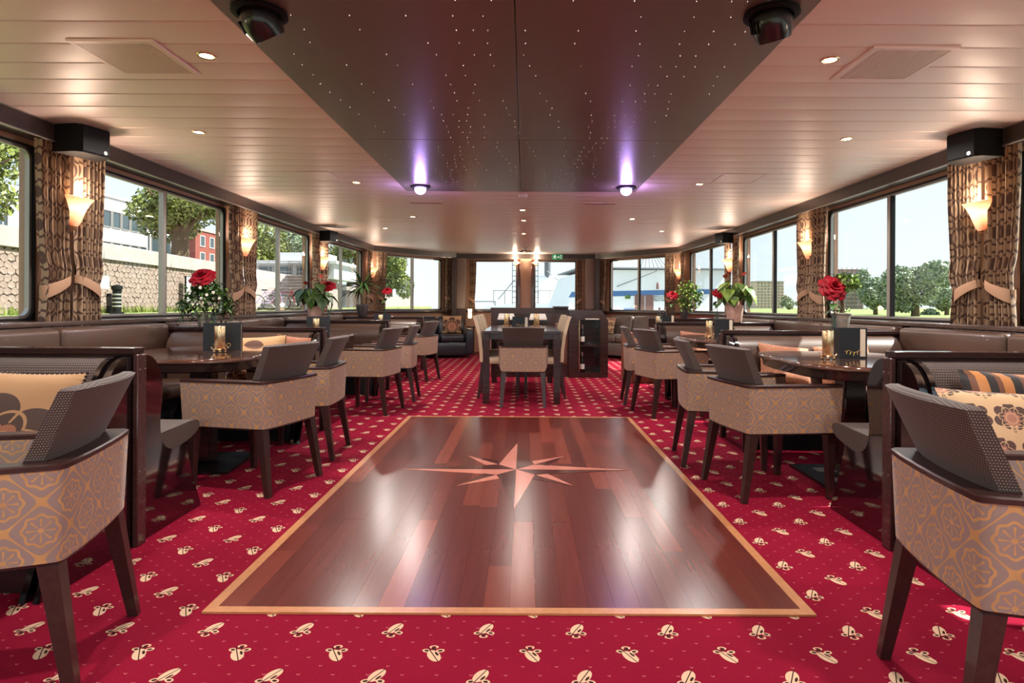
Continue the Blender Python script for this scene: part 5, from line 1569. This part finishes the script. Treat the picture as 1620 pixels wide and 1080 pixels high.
# parked bicycles
def bicycle(loc, rz, mat, label):
    t = thing('bicycle', label, 'bicycle', loc, rz, 'bicycles by the quay stairs')
    for x in (-0.52, 0.52):
        mb = MB(); N = 20
        ring = [(x+0.33*math.cos(2*PI*k/N), 0, 0.34+0.33*math.sin(2*PI*k/N)) for k in range(N+1)]
        mb.tube(ring, 0.018, 5); w_ = mb.build('wheel', MT['black'], t)
        sp_ = MB()
        for k in range(8): sp_.tube([(x, 0, 0.34), (x+0.32*math.cos(k*PI/4), 0, 0.34+0.32*math.sin(k*PI/4))], 0.004, 4)
        sp_.build('spokes', MT['alu'], w_)
    mb = MB()
    for a, b in (((-.52, .34), (-.18, .82)), ((-.52, .34), (0, .32)), ((0, .32), (-.18, .82)), ((0, .32), (.40, .78)), ((-.17, .76), (.40, .82)), ((.52, .34), (.38, .95))):
        mb.tube([(a[0], 0, a[1]), (b[0], 0, b[1])], 0.018, 6)
    mb.build('frame', MT[mat], t)
    MB().rbox((-.2, 0, .88), (.24, .12, .05), .02, 2).build('saddle', MT['black'], t)
    MB().tube([(.30, -.28, .98), (.38, -.1, 1.0), (.38, .1, 1.0), (.30, .28, .98)], 0.014, 6).build('handlebar', MT['chrome'], t)
bicycle((-11.05, 25.6, 0.80), 0.5, 'lilac', 'lilac bicycle parked on the bank by the quay stairs')
bicycle((-10.9, 26.6, 0.80), 0.3, 'rose', 'red bicycle parked on the bank by the quay stairs')

# trees
def crown_mesh(name, mat, R, n, L, seed, lumps=9):
    r = np.random.RandomState(seed)
    cs = [(0, 0, 0, 0.62)] + [tuple(r.normal(0, 1, 3)*np.array([.52, .52, .42])) + (r.uniform(0.32, 0.5),) for _ in range(lumps)]
    V, Fc = [], []
    wts = np.array([c[3]**2 for c in cs]); wts /= wts.sum()
    idx = r.choice(len(cs), n, p=wts)
    nv = r.normal(0, 1, (n, 3)); nv /= np.linalg.norm(nv, axis=1)[:, None]
    rad = r.uniform(0.72, 1.06, n)
    C = np.array([c[:3] for c in cs])[idx]; S_ = np.array([c[3] for c in cs])[idx]
    P = (C + nv*(rad*S_)[:, None])*np.array(R)
    t1 = r.normal(0, 1, (n, 3)); t1 /= np.linalg.norm(t1, axis=1)[:, None]
    t2 = np.cross(t1, nv + 0.6*r.normal(0, 1, (n, 3))); t2 /= np.linalg.norm(t2, axis=1)[:, None]
    l = L*r.uniform(0.6, 1.3, n)[:, None]
    q = np.stack([P-t1*l, P+t2*l*0.5, P+t1*l, P-t2*l*0.5], 1).reshape(-1, 3)
    me = bpy.data.meshes.new(name)
    me.from_pydata(q.tolist(), [], np.arange(4*n).reshape(n, 4).tolist()); me.materials.append(MT[mat].m)
    return me
def tree(loc, R, hz, label, mat, seed, n=5200, L=0.13, trunk_r=0.22, lean=0.0, group='trees behind the quay wall'):
    """hz = height of the crown centre above loc"""
    t = thing('tree', label, 'tree', loc, 0, group)
    put('crown', crown_mesh('crown', mat, R, n, L, seed), t, Matrix.Translation((0, 0, hz)))
    mb = MB(); mb.tube([(lean*hz, 0, -0.1), (lean*hz*0.6, 0, hz*0.35), (0.05, 0, hz*0.7), (0, 0, hz)], lambda q: trunk_r*(1.15-0.6*q), 9)
    r = random.Random(seed)
    for k in range(6):
        a = k*1.05+r.uniform(0, .5)
        mb.tube([(0.02, 0, hz*0.55), (R[0]*.3*math.cos(a), R[1]*.3*math.sin(a), hz*0.8), (R[0]*.7*math.cos(a), R[1]*.7*math.sin(a), hz+R[2]*r.uniform(-.1, .5))], lambda q: trunk_r*(0.5-0.38*q), 6)
    mb.build('trunk', MT['bark'], t)
    return t
tree((-15.6, 16.2, 2.72), (2.1, 2.2, 1.7), 2.35, 'tree with leaning trunk at the nearest window behind the quay wall', 'tree_a', 31, 5200, 0.13, 0.20, 0.32)
tree((-16.2, 27.8, 2.72), (2.7, 3.2, 1.75), 3.0, 'large leafy tree in front of the brick building', 'tree_a', 32, 8000, 0.13, 0.40)
tree((-17.6, 21.6, 2.72), (1.2, 1.2, 1.1), 3.6, 'small tree crown beside the first curtain over the quay wall', 'tree_a', 38, 2200, 0.13, 0.14)
tree((-19.7, 45.0, 2.72), (2.6, 2.4, 2.6), 2.9, 'tree with hanging crown beside the clubhouse', 'tree_a', 33, 6000, 0.15, 0.22)
tree((-21.0, 54.0, 2.72), (2.4, 2.4, 2.6), 4.0, 'darker tree crown over the clubhouse', 'tree_b', 34, 4500, 0.15, 0.2)
tree((-15.1, 51.0, 2.72), (2.9, 2.8, 2.6), 2.6, 'broad pale green tree behind the palm window', 'tree_a', 35, 7000, 0.15, 0.25)
tree((-13.0, 45.5, 2.72), (1.5, 1.6, 2.0), 2.8, 'tree crown between the third and fourth window mullions', 'tree_a', 36, 4000, 0.15, 0.2)
tree((-14.2, 62.0, 2.0), (2.3, 2.8, 3.0), 2.6, 'tall full tree in the bow window beside the open sky', 'tree_a', 37, 8000, 0.17, 0.3)
# lawn across the water
struct(MB().box(14, 600, 88, 900, -2.0, -0.45).build('ground_lawn', MT['grass']))
G2 = 'trees on the far lawn'
def far(px, Y): return (px-830)/F*Y
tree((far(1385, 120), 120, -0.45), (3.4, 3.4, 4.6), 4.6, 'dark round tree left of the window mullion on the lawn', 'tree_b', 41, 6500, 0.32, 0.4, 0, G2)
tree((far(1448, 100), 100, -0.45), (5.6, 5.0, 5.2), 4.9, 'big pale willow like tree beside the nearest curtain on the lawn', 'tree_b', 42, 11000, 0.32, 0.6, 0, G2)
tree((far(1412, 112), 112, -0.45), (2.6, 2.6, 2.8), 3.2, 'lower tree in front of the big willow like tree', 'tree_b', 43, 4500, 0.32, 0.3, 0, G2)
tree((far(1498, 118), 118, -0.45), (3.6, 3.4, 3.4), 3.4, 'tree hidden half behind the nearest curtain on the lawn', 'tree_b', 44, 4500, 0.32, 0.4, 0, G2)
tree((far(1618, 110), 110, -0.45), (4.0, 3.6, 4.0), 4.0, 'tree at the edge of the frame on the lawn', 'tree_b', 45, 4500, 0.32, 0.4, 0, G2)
tree((far(1248, 300), 300, -0.45), (4.2, 4.0, 3.6), 3.4, 'small far tree beside the pale tower block', 'tree_b', 46, 2500, 0.5, 0.4, 0, G2)
def tower(px0, px1, Y, ytop, label, mat, floors, scaff):
    x0, x1 = far(px0, Y), far(px1, Y); H = EYE + (483-ytop)/F*Y + 0.45
    t = thing('tower_block', label, 'building', ((x0+x1)/2, Y, -0.45), 0, 'tower blocks beyond the lawn')
    W = x1-x0
    MB().box(-W/2, W/2, 0, W*0.6, 0, H).build('block', MT[mat], t)
    MB().box(-W/2-.3, W/2+.3, -0.3, W*0.6+.3, H, H+0.7).build('parapet', MT['brick' if scaff else 'concrete'], t)
    fh = H/floors
    me = MB().box(-fh*0.3, fh*0.3, -0.12, -0.02, 0, fh*0.45).mesh('window', MT['towerglass'])
    cols = max(4, int(W/(fh*1.05)))
    for i in range(floors):
        for k in range(cols): put('window', me, t, Matrix.Translation((-W/2+(k+0.5)*W/cols, 0, i*fh+fh*0.35)))
    if scaff:
        dm = MB().box(-W/2-1.5, W/2+1.5, -2.2, -0.4, 0, 0.35).mesh('scaffold_deck', MT['scaffold'])
        for i in range(floors): put('scaffold_deck', dm, t, Matrix.Translation((0, 0, i*fh+0.1)))
        pm_ = MB().box(-0.13, 0.13, -2.3, -2.05, 0, H+2).mesh('scaffold_pole', MT['rig'])
        for k in range(9): put('scaffold_pole', pm_, t, Matrix.Translation((-W/2-1.2+k*(W+2.4)/8, 0, 0)))
tower(1308, 1366, 420, 425, 'tower block wrapped in scaffolding behind the rose and topiary', 'scaffold', 10, True)
tower(1197, 1240, 480, 444, 'pale pink tower block with many windows beyond the lawn', 'tower', 9, False)

# white passenger ship moored ahead
t = thing('passenger_ship', 'white passenger ship with blue stripe moored ahead', 'ship', (5.2, 24, -1.3), 0.10)
hz = lambda z: z+1.3
side = [(-3.75, hz(0.4)), (-3.35, hz(1.45)), (-3.0, hz(2.40)), (-2.0, hz(2.52)), (3.2, hz(2.56)), (3.2, hz(0.4))]
MB().prism(side, 'y', 0, 5.5).build('superstructure', MT['shipwhite'], t)
MB().prism([(-4.3, hz(0.95)), (3.9, hz(0.62)), (3.9, 0.0), (-3.6, 0.0)], 'y', -0.15, 5.7).build('hull', MT['shipwhite'], t)
MB().prism([(-3.46, hz(1.40)), (-3.34, hz(1.62)), (3.21, hz(1.80)), (3.21, hz(1.60))], 'y', -0.012, -0.001).build('blue_stripe', MT['shipblue'], t)
MB().box(-3.05, 3.3, -0.25, 5.6, hz(2.57), hz(2.62)).build('roof_edge', MT['shipgrey'], t)
for a, b in ((-0.75, -0.35), (-0.30, 0.02)): MB().box(a, b, -0.035, -0.001, hz(0.75), hz(1.52)).build('door', MT['rust'], t)
MB().box(-1.15, -0.93, -0.03, -0.001, hz(1.36), hz(1.50)).build('green_sign', MT['leaf_mid'], t)
MB().box(-1.2, -0.72, -0.04, -0.001, hz(0.86), hz(0.95)).build('blue_fender', MT['shipblue'], t)
mb = MB(); mb.tube([(-1.5, -0.05, hz(1.85)), (0.0, -0.3, hz(2.45)), (0.2, -0.3, hz(2.6))], 0.018, 6); mb.build('stay', MT['rig'], t)
cu = bpy.data.curves.new('ship_number', 'FONT'); cu.body = '0231533'; cu.size = 0.30; cu.extrude = 0.004
o = bpy.data.objects.new('ship_number', cu); COL.objects.link(o)
me = bpy.data.meshes.new_from_object(o); bpy.data.objects.remove(o)
me.materials.clear(); me.materials.append(MT['ink'].m)
put('ship_number', me, t, Matrix.Translation((0.04, -0.02, hz(1.28))) @ Matrix.Rotation(PI/2, 4, 'X') @ Matrix.Diagonal((0.52, 1, 1, 1)))
MB().lathe([(0.055, 0), (0.055, 0.2), (0.03, 0.24), (0.03, 0.28)], 12, Matrix.Translation((0.12, -0.25, hz(1.75)))).build('deck_lamp', MT['rust'], t)
mb = MB()
for k in range(7): mb.tube([(-0.35+k*0.2, 0.6, hz(2.62)), (-0.1+k*0.06, 0.6, hz(3.3))], 0.012, 5)
mb.build('aerials', MT['rig'], t)
# work boats ahead with masts and ladders
t = thing('work_boat', 'grey work boat with lattice mast and dark funnel moored ahead', 'boat', (0.76, 34, -1.3)); t.scale = (1.26, 1.26, 1.26); t.location.z = -1.5
hull = [(-2.4, 2.0), (-2.0, 0.0), (2.6, 0.0), (2.8, 2.5), (1.0, 2.2)]
MB().prism(hull, 'y', -0.8, 3).build('hull', MT['shipwhite'], t)
MB().rbox((0.2, 1.2, 2.75), (1.6, 2.0, 1.3), 0.05, 1).build('cabin', MT['shipwhite'], t)
MB().lathe([(0.10, 2.4), (0.10, 3.3), (0.15, 3.5), (0.15, 4.2), (0.18, 4.22), (0.18, 4.3)], 14, Matrix.Translation((0.45, 0.3, 0))).build('funnel', MT['rig'], t)
for x in (-0.12, -1.05):
    mb = MB()
    for dx in (-0.11, 0.11): mb.box(x+dx-0.015, x+dx+0.015, -0.4, -0.37, 2.0, 5.0)
    for k in range(12): mb.box(x-0.11, x+0.11, -0.4, -0.38, 2.15+k*0.24, 2.18+k*0.24)
    mb.build('ladder_mast', MT['rig'], t)
mb = MB()
for a, b in (((-1.05, 4.2), (-2.2, 5.2)), ((-0.12, 3.9), (1.2, 5.0)), ((-1.05, 3.2), (-1.8, 2.3)), ((0.4, 3.6), (1.6, 2.6))): mb.tube([(a[0], -0.38, a[1]), (b[0], -0.38, b[1])], 0.02, 5)
mb.build('boom', MT['rig'], t)
mb = MB()
for k in range(9): mb.box(-2.0+k*0.5, -1.97+k*0.5, -0.75, -0.72, 2.1, 2.7)
mb.box(-2.0, 2.03, -0.75, -0.72, 2.68, 2.71); mb.build('railing', MT['alu'], t)
t = thing('mooring_launch', 'low white launch with dark canopy far ahead by the sofa lamp', 'boat', (-3.6, 46, -1.3))
MB().prism([(-1.9, 0.0), (1.9, 0.0), (2.6, 1.9), (-2.3, 1.75)], 'y', -0.8, 0.8).build('hull', MT['shipwhite'], t)
MB().box(-1.6, 1.4, -0.7, 0.7, 2.62, 2.7).build('canopy', MT['shipgrey'], t)
for x in (-1.5, 1.3):
    for y in (-0.6, 0.6): MB().box(x-.02, x+.02, y-.02, y+.02, 1.75, 2.62).build('canopy_post', MT['rig'], t)
